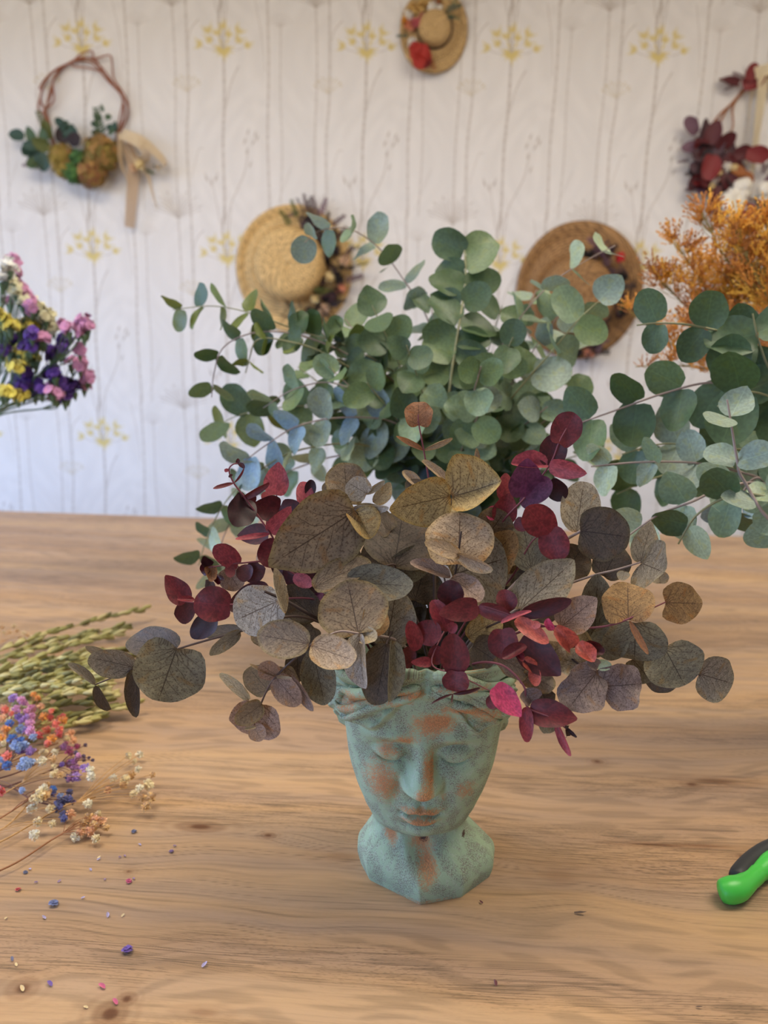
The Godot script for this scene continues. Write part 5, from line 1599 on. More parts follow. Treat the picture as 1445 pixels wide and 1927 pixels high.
func build_gypsophila() -> void:
	var r := RandomNumberGenerator.new()
	r.seed = 51
	var heads := []
	for v in 5:
		heads.append(pompom(30, 60 + v))
	var cols := {"cream": c8(236, 218, 170), "ivory": c8(240, 232, 204), "tan": c8(222, 182, 120), "peach": c8(238, 186, 140), "coral": c8(236, 122, 96), "red": c8(214, 84, 84), "orange": c8(238, 164, 62), "pink": c8(226, 160, 204), "lilac": c8(178, 140, 212), "violet": c8(128, 92, 182), "sky": c8(156, 182, 226), "blue": c8(62, 124, 206), "navy": c8(82, 88, 150), "mauve": c8(160, 98, 160), "magenta": c8(176, 58, 118), "plum": c8(96, 72, 112)}
	var ms := {}
	for k in cols:
		ms[k] = mat(cols[k], 0.75, null, 0.3)
	var tw := {"brown": mat(c8(150, 100, 64), 0.7), "dark": mat(c8(104, 66, 52), 0.7), "straw": mat(c8(188, 146, 92), 0.7)}
	var G := "dyed dried gypsophila sprigs at the left edge"
	# label, stem tone, stem points, blossoms [x, y, tone, size px]
	var sprigs := [
		["dried gypsophila sprig with cream blossoms reaching farthest right on the worktop", "straw", [[-60, 1612], [15, 1577], [115, 1520], [180, 1500]], [[240, 1422, "cream", 15], [263, 1419, "ivory", 15], [252, 1432, "cream", 12], [258, 1446, "ivory", 13], [246, 1458, "tan", 15], [214, 1463, "ivory", 16], [235, 1466, "cream", 18], [232, 1477, "tan", 15], [278, 1475, "cream", 20], [262, 1481, "ivory", 15], [288, 1457, "tan", 11], [283, 1500, "tan", 19], [274, 1516, "tan", 17], [250, 1493, "cream", 14], [268, 1500, "tan", 13], [204, 1486, "peach", 13], [167, 1511, "ivory", 17]]],
		["dried gypsophila sprig with tan and ivory blossoms, lowest at the left", "brown", [[-60, 1662], [26, 1626], [98, 1580], [140, 1556]], [[165, 1537, "tan", 17], [180, 1541, "peach", 17], [176, 1552, "tan", 18], [191, 1542, "peach", 15], [197, 1556, "tan", 13], [160, 1562, "tan", 16], [154, 1548, "tan", 15], [170, 1563, "peach", 17], [141, 1572, "ivory", 17], [179, 1576, "cream", 15], [150, 1566, "peach", 13], [132, 1531, "peach", 17], [186, 1532, "cream", 13]]],
		["dried gypsophila sprig with separate ivory blossoms, left of the blue flowers", "straw", [[-60, 1588], [10, 1556], [50, 1516]], [[57, 1520, "ivory", 18], [71, 1546, "cream", 16], [65, 1568, "ivory", 18], [98, 1549, "cream", 13], [93, 1519, "cream", 15], [120, 1540, "navy", 12]]],
		["dried gypsophila sprig with a tight cluster of cream blossoms, centre of the dyed bunch", "brown", [[-60, 1570], [0, 1540], [62, 1500]], [[80, 1484, "ivory", 19], [70, 1498, "cream", 20], [85, 1495, "tan", 17], [88, 1477, "tan", 14], [76, 1488, "cream", 15], [91, 1488, "tan", 13], [62, 1502, "cream", 13]]],
		["dried gypsophila sprig with cream blossoms above the navy ones", "straw", [[-60, 1530], [0, 1498], [60, 1462]], [[80, 1415, "cream", 17], [80, 1431, "ivory", 18], [104, 1414, "ivory", 14], [98, 1428, "tan", 15], [100, 1442, "cream", 10], [114, 1456, "tan", 13], [98, 1456, "cream", 12], [171, 1447, "ivory", 15], [172, 1461, "ivory", 16], [106, 1450, "cream", 10]]],
		["navy-dyed dried gypsophila sprig at the front of the dyed bunch", "dark", [[-60, 1470], [14, 1480], [60, 1505], [92, 1514]], [[100, 1484, "blue", 15], [96, 1492, "navy", 14], [125, 1501, "navy", 18], [114, 1508, "navy", 19], [106, 1518, "navy", 17], [131, 1490, "navy", 13], [118, 1532, "navy", 17], [130, 1462, "navy", 15], [136, 1508, "plum", 10], [112, 1496, "sky", 12]]],
		["mauve-dyed dried gypsophila sprig with tiny dark buds at its right", "dark", [[-60, 1500], [14, 1480], [90, 1452], [120, 1440]], [[134, 1434, "mauve", 20], [140, 1446, "mauve", 19], [148, 1422, "pink", 14], [145, 1460, "lilac", 19], [162, 1443, "lilac", 18], [128, 1436, "magenta", 14], [134, 1462, "mauve", 16], [116, 1437, "violet", 10], [160, 1402, "plum", 8], [157, 1423, "plum", 9], [158, 1430, "plum", 8], [167, 1425, "plum", 7], [175, 1430, "plum", 7], [143, 1416, "plum", 9]]],
		["magenta-dyed dried gypsophila sprig beneath the peach blossoms", "dark", [[-60, 1480], [30, 1455], [100, 1422]], [[119, 1404, "mauve", 15], [130, 1410, "magenta", 17], [144, 1403, "magenta", 13], [133, 1416, "magenta", 12], [125, 1398, "magenta", 10]]],
		["blue-dyed dried gypsophila sprig with the brightest blue blossoms, near the left edge", "dark", [[-60, 1470], [-10, 1440], [20, 1415]], [[18, 1360, "blue", 16], [19, 1389, "blue", 18], [38, 1392, "blue", 15], [14, 1438, "blue", 18], [3, 1428, "sky", 13], [40, 1486, "sky", 12], [10, 1442, "blue", 12], [27, 1386, "blue", 12]]],
		["pale-blue-dyed dried gypsophila sprig in the middle of the dyed bunch", "dark", [[-60, 1480], [0, 1450], [30, 1420]], [[38, 1372, "sky", 20], [27, 1400, "sky", 19], [40, 1409, "violet", 20], [46, 1401, "sky", 17], [62, 1386, "sky", 15], [55, 1412, "lilac", 19], [46, 1431, "sky", 19], [55, 1434, "sky", 17], [48, 1440, "sky", 15], [38, 1441, "sky", 13], [50, 1373, "violet", 14], [34, 1408, "sky", 14]]],
		["pink and lilac dyed dried gypsophila sprig, topmost of the dyed bunch", "brown", [[-60, 1460], [-10, 1410], [20, 1370]], [[22, 1312, "lilac", 18], [38, 1316, "pink", 18], [30, 1332, "pink", 19], [46, 1322, "pink", 14], [60, 1332, "pink", 20], [48, 1338, "pink", 17], [62, 1346, "pink", 15], [42, 1352, "lilac", 18], [54, 1360, "pink", 18], [34, 1346, "violet", 15], [48, 1348, "lilac", 14], [58, 1372, "pink", 18]]],
		["orange and coral dyed dried gypsophila sprig against the oat stalks", "brown", [[-60, 1450], [20, 1410], [70, 1375]], [[62, 1306, "orange", 13], [72, 1312, "orange", 14], [78, 1328, "peach", 15], [80, 1348, "orange", 18], [96, 1336, "coral", 12], [93, 1350, "red", 15], [120, 1354, "orange", 18], [112, 1350, "coral", 14], [105, 1362, "coral", 18], [88, 1372, "coral", 18], [74, 1382, "red", 18], [110, 1372, "coral", 17], [112, 1381, "red", 13], [100, 1387, "orange", 18], [88, 1398, "coral", 14], [118, 1346, "red", 10], [102, 1358, "peach", 13]]],
		["peach-dyed dried gypsophila sprig at the right of the coral one", "brown", [[-60, 1470], [40, 1425], [110, 1398]], [[130, 1379, "peach", 18], [138, 1391, "peach", 17], [126, 1388, "cream", 14], [136, 1376, "peach", 12]]],
		["coral-dyed dried gypsophila sprig at the very left edge", "brown", [[-60, 1440], [-20, 1400], [0, 1370]], [[8, 1334, "coral", 18], [3, 1350, "peach", 17], [10, 1372, "orange", 17], [2, 1386, "orange", 16], [5, 1398, "cream", 12], [12, 1420, "coral", 18], [4, 1330, "peach", 14], [20, 1342, "coral", 12], [2, 1486, "red", 16]]],
		["pale dried gypsophila sprig at the far left, above the oat stalks", "straw", [[-60, 1240], [-20, 1220], [10, 1205]], [[3, 1180, "tan", 12], [6, 1190, "cream", 10], [26, 1178, "cream", 12], [32, 1186, "tan", 11], [44, 1190, "cream", 11], [52, 1194, "tan", 11], [38, 1200, "tan", 10], [58, 1198, "cream", 9], [18, 1190, "tan", 9]]]]
	var k := 0
	for s in sprigs:
		var h := [0.012, 0.008, 0.016, 0.022, 0.028, 0.012, 0.022, 0.02, 0.03, 0.036, 0.046, 0.036, 0.02, 0.046, 0.012][k] as float
		var line := []
		for q in s[2]:
			line.append(on_table(q[0], q[1], lerpf(0.004, h * 0.8, clampf((q[0] + 60) / 200.0, 0, 1))))
		var root: Vector3 = line[0]
		for j in line.size():
			line[j] -= root
		var o := thing("gypsophila_sprig", s[0], "dried flower", root, G)
		var mb := MB.new()
		var c := curve(line, 20)
		mb.tube(c, tapered(21, 0.0009, 0.0007), 5)
		var spots := []
		for q in s[3]:
			var size: float = q[3] * 0.62 * 0.66 / focal
			var p := on_table(q[0], q[1], maxf(h * r.randf_range(0.7, 1.1), size * 1.05)) - root
			var from: Vector3 = c[20]
			var best := 99.0
			for j in range(8, 21):      # leave the stem where the way is short and forward
				var d: float = c[j].distance_to(p) + (0.03 if (p - c[j]).dot(c[20] - c[18]) < 0 else 0.0)
				if d < best:
					best = d
					from = c[maxi(j - 4, 0)]
			mb.tube(curve([from, from.lerp(p, 0.5) + Vector3(0, 0.003, 0), p], 6), [0.0005, 0.00035], 4, false)
			spots.append([p, size, q[2]])
		part("stem", mb.mesh(), tw[s[1]], o)
		for q in spots:
			var d := Vector3(r.randf_range(-0.7, 0.7), 0.8, r.randf_range(-0.2, 0.9)).normalized()
			part("blossom", heads[r.randi() % 5], ms[q[2]], o, aim(d, r.randf() * TAU, q[1], q[0] - d * q[1] * 0.35))
		k += 1


# ---------- the pruner ----------
func build_pruner() -> void:
	var c := on_table(1430, 1640)
	var o := thing("pruning_shears", "green and black handle of pruning shears lying at the right edge of the worktop", "pruning shears", c)
	var green := mat(c8(66, 184, 66), 0.38)
	var black := mat(c8(34, 36, 38), 0.55)
	var steel := mat(c8(150, 152, 156), 0.3)
	steel.metallic = 1.0
	var t := func(px: float, py: float, up: float) -> Vector3: return on_table(px, py, up) - c
	var mb := MB.new()
	mb.tube(curve([t.call(1352, 1678, 0.009), t.call(1360, 1677, 0.0095), t.call(1376, 1675, 0.0095), t.call(1392, 1670, 0.0095), t.call(1412, 1655, 0.0095), t.call(1432, 1638, 0.0095), t.call(1460, 1622, 0.0095), t.call(1520, 1596, 0.0095), t.call(1600, 1560, 0.0095), t.call(1680, 1520, 0.0095)], 54), [0.0012, 0.0042, 0.0058, 0.0068, 0.0076, 0.0082, 0.0087, 0.0091, 0.0095, 0.0098, 0.0100, 0.0102, 0.0103, 0.0103, 0.0103, 0.0102, 0.0100, 0.0098, 0.0095, 0.0091, 0.0087, 0.0083, 0.0080, 0.0078, 0.0076, 0.0076, 0.0076, 0.0076, 0.0071, 0.0074, 0.0078, 0.0082, 0.0087, 0.0092, 0.0096, 0.0099, 0.0101, 0.0102, 0.0102, 0.0102, 0.0101, 0.01, 0.0098, 0.0096, 0.0094, 0.0092, 0.0090], 18)
	part("handle", mb.mesh(), green, o)
	mb = MB.new()
	mb.tube(curve([t.call(1384, 1655, 0.010), t.call(1390, 1647, 0.0105), t.call(1404, 1630, 0.0105), t.call(1424, 1612, 0.0105), t.call(1450, 1597, 0.0105), t.call(1510, 1574, 0.0105), t.call(1600, 1540, 0.0105)], 40), [0.0015, 0.0035, 0.005, 0.006, 0.0066, 0.007, 0.0072, 0.0074, 0.0075], 14)
	part("grip", mb.mesh(), black, o)
	# the far handle, pivot and blades, past the edge of the picture
	mb = MB.new()
	mb.tube(curve([t.call(1540, 1760, 0.009), t.call(1580, 1720, 0.0095), t.call(1640, 1640, 0.0095), t.call(1690, 1560, 0.0095), t.call(1720, 1510, 0.0095)], 30), [0.004, 0.008, 0.0095, 0.0095, 0.009], 14)
	part("handle", mb.mesh(), green, o)
	mb = MB.new()
	var pv: Vector3 = t.call(1715, 1505, 0.0)
	mb.lathe([Vector2(0, 0.002), Vector2(0.009, 0.002), Vector2(0.009, 0.014), Vector2(0.007, 0.016), Vector2(0, 0.016)], 18, pv)
	part("pivot", mb.mesh(), steel, o)
	for s in [-1.0, 1.0]:
		mb = MB.new()
		var rows := []
		for k in 9:
			var f := k / 8.0
			var m := pv + Vector3(0.06 * f, 0.009 + 0.0015 * s, -0.035 * f + s * 0.012 * sin(f * PI))
			var w := 0.008 * (1.0 - f) + 0.0005
			var q := Vector3(0.35, 0, 0.9) * w
			rows.append([m - q + Vector3(0, 0.001, 0), m + q + Vector3(0, 0.001, 0), m + q - Vector3(0, 0.001, 0), m - q - Vector3(0, 0.001, 0)])
		mb.grid(rows, [], true)
		part("blade", mb.mesh(), steel, o)


# ---------- on the papered wall ----------
func straw_texture(coils: float, contrast: float) -> ImageTexture:
	var n := 256
	var b := PackedByteArray()
	b.resize(n * n * 3)
	var k := 0
	for y in n:
		for x in n:
			var v := float(y) / n
			var u := float(x) / n
			var coil := absf(sin(v * PI * coils))
			var weave := 0.5 + 0.5 * sin(u * TAU * 60.0 + (PI if int(v * coils) % 2 == 0 else 0.0))
			var fleck := noise.get_noise_2d(cos(u * TAU) * 9.0 + v * 14.0, sin(u * TAU) * 9.0 - v * 11.0)
			var g := 1.0 - contrast * (0.5 - 0.5 * coil) - contrast * 0.35 * weave + 0.24 * fleck
			b[k] = clampi(int(g * 235), 0, 255)
			b[k + 1] = clampi(int((g - 0.02) * 235), 0, 255)
			b[k + 2] = clampi(int((g - 0.05) * 235), 0, 255)
			k += 3
	return to_texture(n, n, b)


# centre and sizes in metres on the wall; profile of (share of the brim's radius, height off the wall)
func hat_body(o: Node3D, rx: float, ry: float, crown_at: Vector2, crown_r: float, crown_h: float, m: Material, tilt: float) -> void:
	var brim := MB.new()
	var rows := []
	for j in 15:
		var f := j / 14.0
		var row := []
		for s in 64:
			var a := TAU * s / 64.0
			var outer := Vector3(cos(a) * rx, sin(a) * ry, 0.012 + tilt * sin(a) + 0.006 * sin(a * 3.0))
			var inner := Vector3(crown_at.x + cos(a) * crown_r, crown_at.y + sin(a) * crown_r, 0.022)
			row.append(inner.lerp(outer, f) + Vector3(0, 0, 0.004 * sin(f * 9.0)))
		rows.append(row)
	for j in range(14, -1, -1):      # the underside, so that the straw has thickness
		var row := []
		for s in 64:
			row.append(rows[j][s] - Vector3(0, 0, 0.004))
		rows.append(row)
	brim.grid(rows, [], true, false)
	for k in brim.u.size():
		brim.u[k] = Vector2(float(k % 64) / 64.0, clampf(float(k / 64) / 15.0, 0, 1) * 0.98)
	part("brim", brim.mesh(), m, o)
	var crown := MB.new()
	rows = []
	for q in [[1.0, 0.018], [0.99, 0.3], [0.96, 0.6], [0.90, 0.82], [0.80, 0.94], [0.66, 1.0], [0.45, 1.02], [0.22, 1.01], [0.02, 1.0]]:
		var row := []
		for s in 48:
			var a := TAU * s / 48.0
			row.append(Vector3(crown_at.x + cos(a) * crown_r * q[0], crown_at.y + sin(a) * crown_r * q[0], 0.02 + crown_h * (q[1] + 0.03 * sin(a * 2.0) * (1.0 - q[0]))))
		rows.append(row)
	crown.grid(rows, [], true, true)
	for k in crown.u.size():
		crown.u[k] = Vector2(float(k % 48) / 48.0, float(k / 48) / 9.0)
	part("crown", crown.mesh(), m, o)


var bloom_meshes := []
var sprig_mesh: ArrayMesh
var rose_mesh: ArrayMesh


func make_small_meshes() -> void:
	for v in 3:
		bloom_meshes.append(pompom(22, 80 + v))
	rose_mesh = rosette(4, 6, 0.9, 85)
	# a short twig of small narrow leaves, one unit long
	var mb := MB.new()
	mb.tube([Vector3.ZERO, Vector3(0, 1, 0)], [0.012, 0.006], 4)
	for k in 9:
		for s in [-1.0, 1.0]:
			var y := 0.12 + 0.1 * k
			var d := Vector3(s * 0.8, 0.6, 0.25 * sin(k * 2.0)).normalized()
			var q := d.cross(Vector3(0, 0, 1)).normalized() * 0.045
			var at := Vector3(0, y, 0)
			var e := at + d * (0.26 - 0.014 * k)
			mb.grid([[at - q * 0.2, at + Vector3(0, 0, 0.01), at + q * 0.2], [at.lerp(e, 0.5) - q, at.lerp(e, 0.5) + Vector3(0, 0, 0.025), at.lerp(e, 0.5) + q], [e - q * 0.1, e, e + q * 0.1]], [])
	sprig_mesh = mb.mesh()


# flat lists in pixels: [x, y, size px, tone, off the wall m]
func wall_bits(o: Node3D, origin: Vector3, called: String, bits: Array, tones: Dictionary, seed_: int) -> void:
	var r := RandomNumberGenerator.new()
	r.seed = seed_
	for q in bits:
		var p := on_wall(q[0], q[1], q[4]) - origin
		var size: float = q[2] * 2.42 / focal
		if called == "leaf_sprig":
			var a: float = q[5] if q.size() > 5 else r.randf() * TAU
			var y := Vector3(cos(a), -sin(a), r.randf_range(0.1, 0.5)).normalized()
			part(called, sprig_mesh, tones[q[3]], o, aim(y, r.randf() * TAU, size, p))
		elif called == "leaf":
			size *= 1.3
			var a: float = q[5] if q.size() > 5 else r.randf() * TAU
			var y := Vector3(cos(a), -sin(a), r.randf_range(-0.1, 0.4)).normalized()
			var n := Vector3(r.randf_range(-0.5, 0.5), r.randf_range(-0.3, 0.6), 1)
			n = (n - y * n.dot(y)).normalized()
			part(called, green_leaves[r.randi() % 12], tones[q[3]], o, Transform3D(Basis(y.cross(n) * size * 0.75, y * size, n * size), p))
		else:
			var d := Vector3(r.randf_range(-0.5, 0.5), r.randf_range(-0.4, 0.5), 1).normalized()
			part(called, rose_mesh if called == "rose" else bloom_meshes[r.randi() % 3], tones[q[3]], o, aim(d, r.randf() * TAU, size * 0.5, p - d * size * 0.2))


# a mop head of many small four-petalled florets
func hydrangea(o: Node3D, origin: Vector3, px: float, py: float, rpx: float, cols: Array, seed_: int, called := "hydrangea_head") -> void:
	var r := RandomNumberGenerator.new()
	r.seed = seed_
	var c := on_wall(px, py, 0.05) - origin
	var rad := rpx * 2.42 / focal
	var mb := MB.new()
	for k in 150:
		var y := 1.0 - 2.0 * (k + 0.5) / 150.0
		var a := k * 2.39996
		var n := Vector3(cos(a) * sqrt(1.0 - y * y), y, sin(a) * sqrt(1.0 - y * y))
		if n.z < -0.35:
			continue
		var lump := 1.0 + 0.16 * sin(n.x * 5.0 + seed_) * cos(n.y * 6.0)
		var p := c + n * rad * lump * r.randf_range(0.86, 1.02)
		var s := n.cross(Vector3(0.3, 0.8, 0.5)).normalized()
		var u := n.cross(s)
		var cc: Color = cols[r.randi() % cols.size()]
		mb.tint = cc.srgb_to_linear() * r.randf_range(0.75, 1.15)
		for q in 4:
			var b := TAU * q / 4.0 + r.randf()
			var d := s * cos(b) + u * sin(b)
			var w := n.cross(d) * rad * 0.11
			var e := rad * r.randf_range(0.2, 0.3)
			mb.grid([[p - w * 0.3, p + w * 0.3], [p + d * e * 0.5 - w + n * rad * 0.06, p + d * e * 0.5 + w + n * rad * 0.06], [p + d * e - w * 0.4 + n * rad * 0.02, p + d * e + w * 0.4 + n * rad * 0.02]], [])
	mb.tint = cols[0].srgb_to_linear()
	mb.ball(c, Vector3.ONE * rad * 0.86, 12, 8)
	var m := mat(Color(1, 1, 1), 0.85)
	m.vertex_color_use_as_albedo = true
	part(called, mb.mesh(), m, o)


func ribbon(o: Node3D, origin: Vector3, pts: Array, wide: float, m: Material, called := "ribbon", turn := 0.0) -> void:
	var line := []
	for q in pts:
		line.append(on_wall(q[0], q[1], q[2]) - origin)
	var c := curve(line, pts.size() * 6)
	var rows := []
	for k in c.size():
		var d: Vector3 = (c[mini(k + 1, c.size() - 1)] - c[maxi(k - 1, 0)]).normalized()
		var s := d.cross(Vector3(sin(turn + k * 0.03), 0, cos(turn + k * 0.03))).normalized() * wide * 0.5
		rows.append([c[k] - s, c[k] - s * 0.4 + Vector3(0, 0, 0.003 * sin(k * 0.7)), c[k] + s * 0.4 + Vector3(0, 0, 0.004 * cos(k * 0.5)), c[k] + s])
	var mb := MB.new()
	mb.grid(rows, [])
	part(called, mb.mesh(), m, o)


func strands(o: Node3D, origin: Vector3, lists: Array, rad: float, m: Material) -> void:
	var k := 0
	for l in lists:
		var line := []
		for q in l:
			line.append(on_wall(q[0], q[1], 0.016 + 0.007 * sin(q[0] * 0.31 + k * 1.3)) - origin)
		var mb := MB.new()
		var n: int = l.size() * 5
		mb.tube(curve(line, n), tapered(n + 1, rad, rad * 0.7), 6)
		part("willow_strand", mb.mesh(), m, o)
		k += 1


func build_wall_hangings() -> void:
	make_small_meshes()
	var golden := mat(c8(232, 196, 134), 0.75, straw_texture(14.0, 0.13))
	var tan_ := mat(c8(178, 136, 88), 0.75, straw_texture(12.0, 0.34))
	var raffia := mat(c8(222, 188, 132), 0.75, straw_texture(9.0, 0.3))
	var T := {"dark": mat(c8(52, 38, 42), 0.7), "black": mat(c8(34, 28, 30), 0.7), "cream": mat(c8(226, 204, 150), 0.75), "blush": mat(c8(224, 186, 150), 0.75), "moss": mat(c8(92, 98, 46), 0.75), "plum": mat(c8(88, 64, 70), 0.7), "red": mat(c8(170, 44, 34), 0.7), "scarlet": mat(c8(190, 34, 40), 0.7), "pink": mat(c8(196, 104, 108), 0.7), "peach": mat(c8(222, 146, 112), 0.7), "white": mat(c8(236, 232, 222), 0.8), "orange": mat(c8(206, 138, 40), 0.7), "pine": mat(c8(46, 74, 62), 0.6), "leafy": mat(c8(74, 98, 66), 0.6), "burgundy": mat(c8(84, 26, 32), 0.6), "wine": mat(c8(120, 32, 34), 0.6), "rust": mat(c8(150, 90, 46), 0.7), "straw": mat(c8(212, 176, 108), 0.8), "mauve": mat(c8(112, 82, 96), 0.7)}
	var r := RandomNumberGenerator.new()
	r.seed = 61
	# the golden straw hat
	var c := on_wall(554, 508, 0.0)
	var o := thing("straw_hat", "golden straw hat with a dark flower band, hanging left of the papered wall's middle", "hat", c)
	hat_body(o, 0.181, 0.191, Vector2(-0.008, 0.012), 0.112, 0.075, golden, 0.006)
	var bits := []
	var blooms := []
	for k in 66:      # the band of dried flowers sweeps round the crown's right side
		var a := lerpf(-1.45, 1.45, k / 65.0)
		var rr := r.randf_range(72, 106)
		bits.append([548 + cos(a) * rr, 508 + sin(a) * rr * 1.08, r.randf_range(30, 44), ["dark", "black", "moss", "plum", "dark"][r.randi() % 5], r.randf_range(0.03, 0.05)])
	for q in [[570, 425, 15, "plum", 0.05], [619, 521, 25, "cream", 0.06], [648, 490, 22, "blush", 0.06], [592, 562, 20, "cream", 0.06], [564, 590, 26, "cream", 0.055], [612, 582, 28, "blush", 0.055], [626, 560, 24, "plum", 0.055], [604, 528, 20, "plum", 0.055], [575, 424, 16, "white", 0.05], [640, 545, 24, "peach", 0.05], [622, 432, 18, "cream", 0.05], [612, 490, 24, "black", 0.05], [600, 545, 26, "black", 0.05], [596, 455, 24, "black", 0.05], [630, 470, 22, "dark", 0.05], [636, 520, 24, "black", 0.05], [615, 560, 26, "black", 0.05], [582, 412, 22, "dark", 0.05], [604, 420, 22, "black", 0.05], [590, 590, 24, "black", 0.05]]:
		blooms.append(q)
	wall_bits(o, c, "leaf_sprig", bits, T, 62)
	wall_bits(o, c, "bloom", blooms, T, 63)
	for q in [[602, 392, -1.2], [560, 396, -1.9], [622, 410, -0.6], [548, 410, -2.2]]:
		wall_bits(o, c, "leaf_sprig", [[q[0], q[1] + 16, 34, "moss" if q[2] < -1.5 else "mauve", 0.05, q[2]]], T, int(q[0]))
	# the brown hat
	c = on_wall(1088, 548, 0.0)
	o = thing("straw_hat", "brown coiled straw hat with a red-berried flower band, hanging behind the eucalyptus", "hat", c)
	hat_body(o, 0.193, 0.205, Vector2(-0.012, -0.018), 0.116, 0.08, tan_, 0.006)
	bits = []
	for k in 40:
		var a := lerpf(-1.25, 1.9, k / 39.0)
		var rr := r.randf_range(76, 102)
		bits.append([1082 + cos(a) * rr, 556 + sin(a) * rr * 1.06, r.randf_range(28, 42), ["dark", "black", "plum", "leafy", "mauve"][r.randi() % 5], r.randf_range(0.03, 0.05)])
	wall_bits(o, c, "leaf_sprig", bits, T, 64)
	wall_bits(o, c, "bloom", [[1167, 485, 22, "scarlet", 0.06], [1142, 530, 22, "black", 0.05], [1160, 545, 24, "plum", 0.055], [1150, 510, 20, "plum", 0.055], [1130, 468, 22, "mauve", 0.05], [1108, 478, 22, "black", 0.05], [1075, 658, 14, "scarlet", 0.05], [1110, 662, 26, "peach", 0.05], [1088, 664, 22, "black", 0.05], [1125, 650, 22, "dark", 0.05], [1148, 470, 20, "plum", 0.05], [1172, 520, 22, "black", 0.05], [1176, 560, 24, "plum", 0.05], [1170, 590, 22, "dark", 0.05]], T, 65)
	# the small hat at the top
	c = on_wall(816, 62, 0.0)
	o = thing("small_straw_hat", "small pale straw hat with a red rose and pink flowers, top of the wall", "hat", c)
	hat_body(o, 0.098, 0.112, Vector2(0.002, 0.0), 0.049, 0.04, raffia, 0.003)
	var band := MB.new()
	var rows := []
	for q in [[1.005, 0.018], [1.05, 0.022], [1.045, 0.032], [1.0, 0.034]]:
		var row := []
		for s in 40:
			var a := TAU * s / 40.0
			row.append(Vector3(0.002 + cos(a) * 0.049 * q[0], sin(a) * 0.049 * q[0], q[1]))
		rows.append(row)
	band.grid(rows, [], true, true)
	part("hat_band", band.mesh(), mat(c8(72, 44, 42), 0.7), o)
	wall_bits(o, c, "rose", [[792, 104, 42, "red", 0.045], [780, 88, 22, "red", 0.05], [800, 118, 26, "wine", 0.04]], T, 66)
	wall_bits(o, c, "bloom", [[772, 48, 22, "peach", 0.04], [780, 42, 20, "pink", 0.045], [796, 34, 24, "pink", 0.045], [788, 42, 18, "pink", 0.05], [760, 38, 14, "orange", 0.03], [768, 28, 20, "white", 0.03], [776, 80, 20, "white", 0.04], [776, 86, 16, "white", 0.045], [814, 12, 20, "white", 0.045], [826, 14, 14, "white", 0.045], [822, 2, 20, "rust", 0.04], [790, 12, 24, "straw", 0.03], [780, 16, 22, "straw", 0.03], [798, 4, 22, "straw", 0.03]], T, 67)
	wall_bits(o, c, "leaf_sprig", [[806, 24, 34, "pine", 0.04, 0.1], [822, 28, 34, "pine", 0.04, 0.3], [836, 20, 30, "pine", 0.04, -0.2], [840, 26, 28, "leafy", 0.04, 0.5], [770, 66, 22, "pine", 0.035, 3.0], [772, 70, 24, "pine", 0.035, 0.8], [848, 12, 24, "leafy", 0.035, -0.8], [810, 110, 24, "rust", 0.03, 1.2]], T, 68)
	# the round willow wreath
	c = on_wall(155, 215, 0.0)
	o = thing("willow_wreath", "round willow wreath with ochre hydrangeas, green moss and a cream ribbon bow, hanging upper left", "wreath", c)
	var willow := mat(c8(150, 88, 58), 0.6)
	strands(o, c, [[[90, 232], [83, 215], [72, 203], [78, 172], [75, 165], [86, 148], [106, 130], [136, 116], [152, 102], [173, 96], [178, 110], [206, 104], [211, 122], [214, 148], [230, 172], [241, 196], [238, 224], [224, 252]],
		[[92, 236], [84, 212], [96, 178], [100, 150], [115, 128], [131, 118], [160, 110], [180, 113], [196, 140], [225, 170], [232, 200], [229, 235], [221, 252]], [[88, 232], [84, 208], [101, 190], [99, 155], [109, 139], [126, 122], [150, 114], [176, 120], [201, 150], [229, 182], [226, 216], [219, 250]],
		[[86, 214], [90, 190], [94, 172], [98, 160], [104, 142], [128, 120], [140, 125], [168, 128], [190, 136], [214, 162], [236, 190], [241, 212], [226, 250]], [[96, 240], [84, 206], [76, 190], [80, 166], [96, 140], [120, 124], [156, 108], [186, 122], [210, 152], [224, 172], [234, 206], [224, 240], [218, 254]],
		[[92, 236], [104, 282], [136, 318], [172, 330], [206, 312], [224, 280], [222, 250]], [[94, 240], [112, 290], [150, 322], [190, 318], [216, 286], [219, 250]]], 0.0028, willow)
	hydrangea(o, c, 117, 296, 22, [c8(160, 134, 66), c8(172, 132, 84), c8(146, 126, 58), c8(164, 140, 60)], 70)
	hydrangea(o, c, 120, 318, 17, [c8(170, 144, 70), c8(156, 136, 66)], 75)
	hydrangea(o, c, 192, 290, 31, [c8(140, 120, 58), c8(158, 120, 68), c8(124, 108, 52), c8(170, 130, 72)], 71)
	hydrangea(o, c, 174, 326, 26, [c8(150, 120, 60), c8(162, 122, 70), c8(130, 110, 56), c8(140, 94, 58)], 72)
	hydrangea(o, c, 148, 300, 17, [c8(70, 108, 58), c8(58, 96, 52), c8(88, 124, 66)], 73, "moss_tuft")
	hydrangea(o, c, 140, 326, 19, [c8(68, 108, 54), c8(56, 94, 48), c8(86, 124, 62)], 74, "moss_tuft")
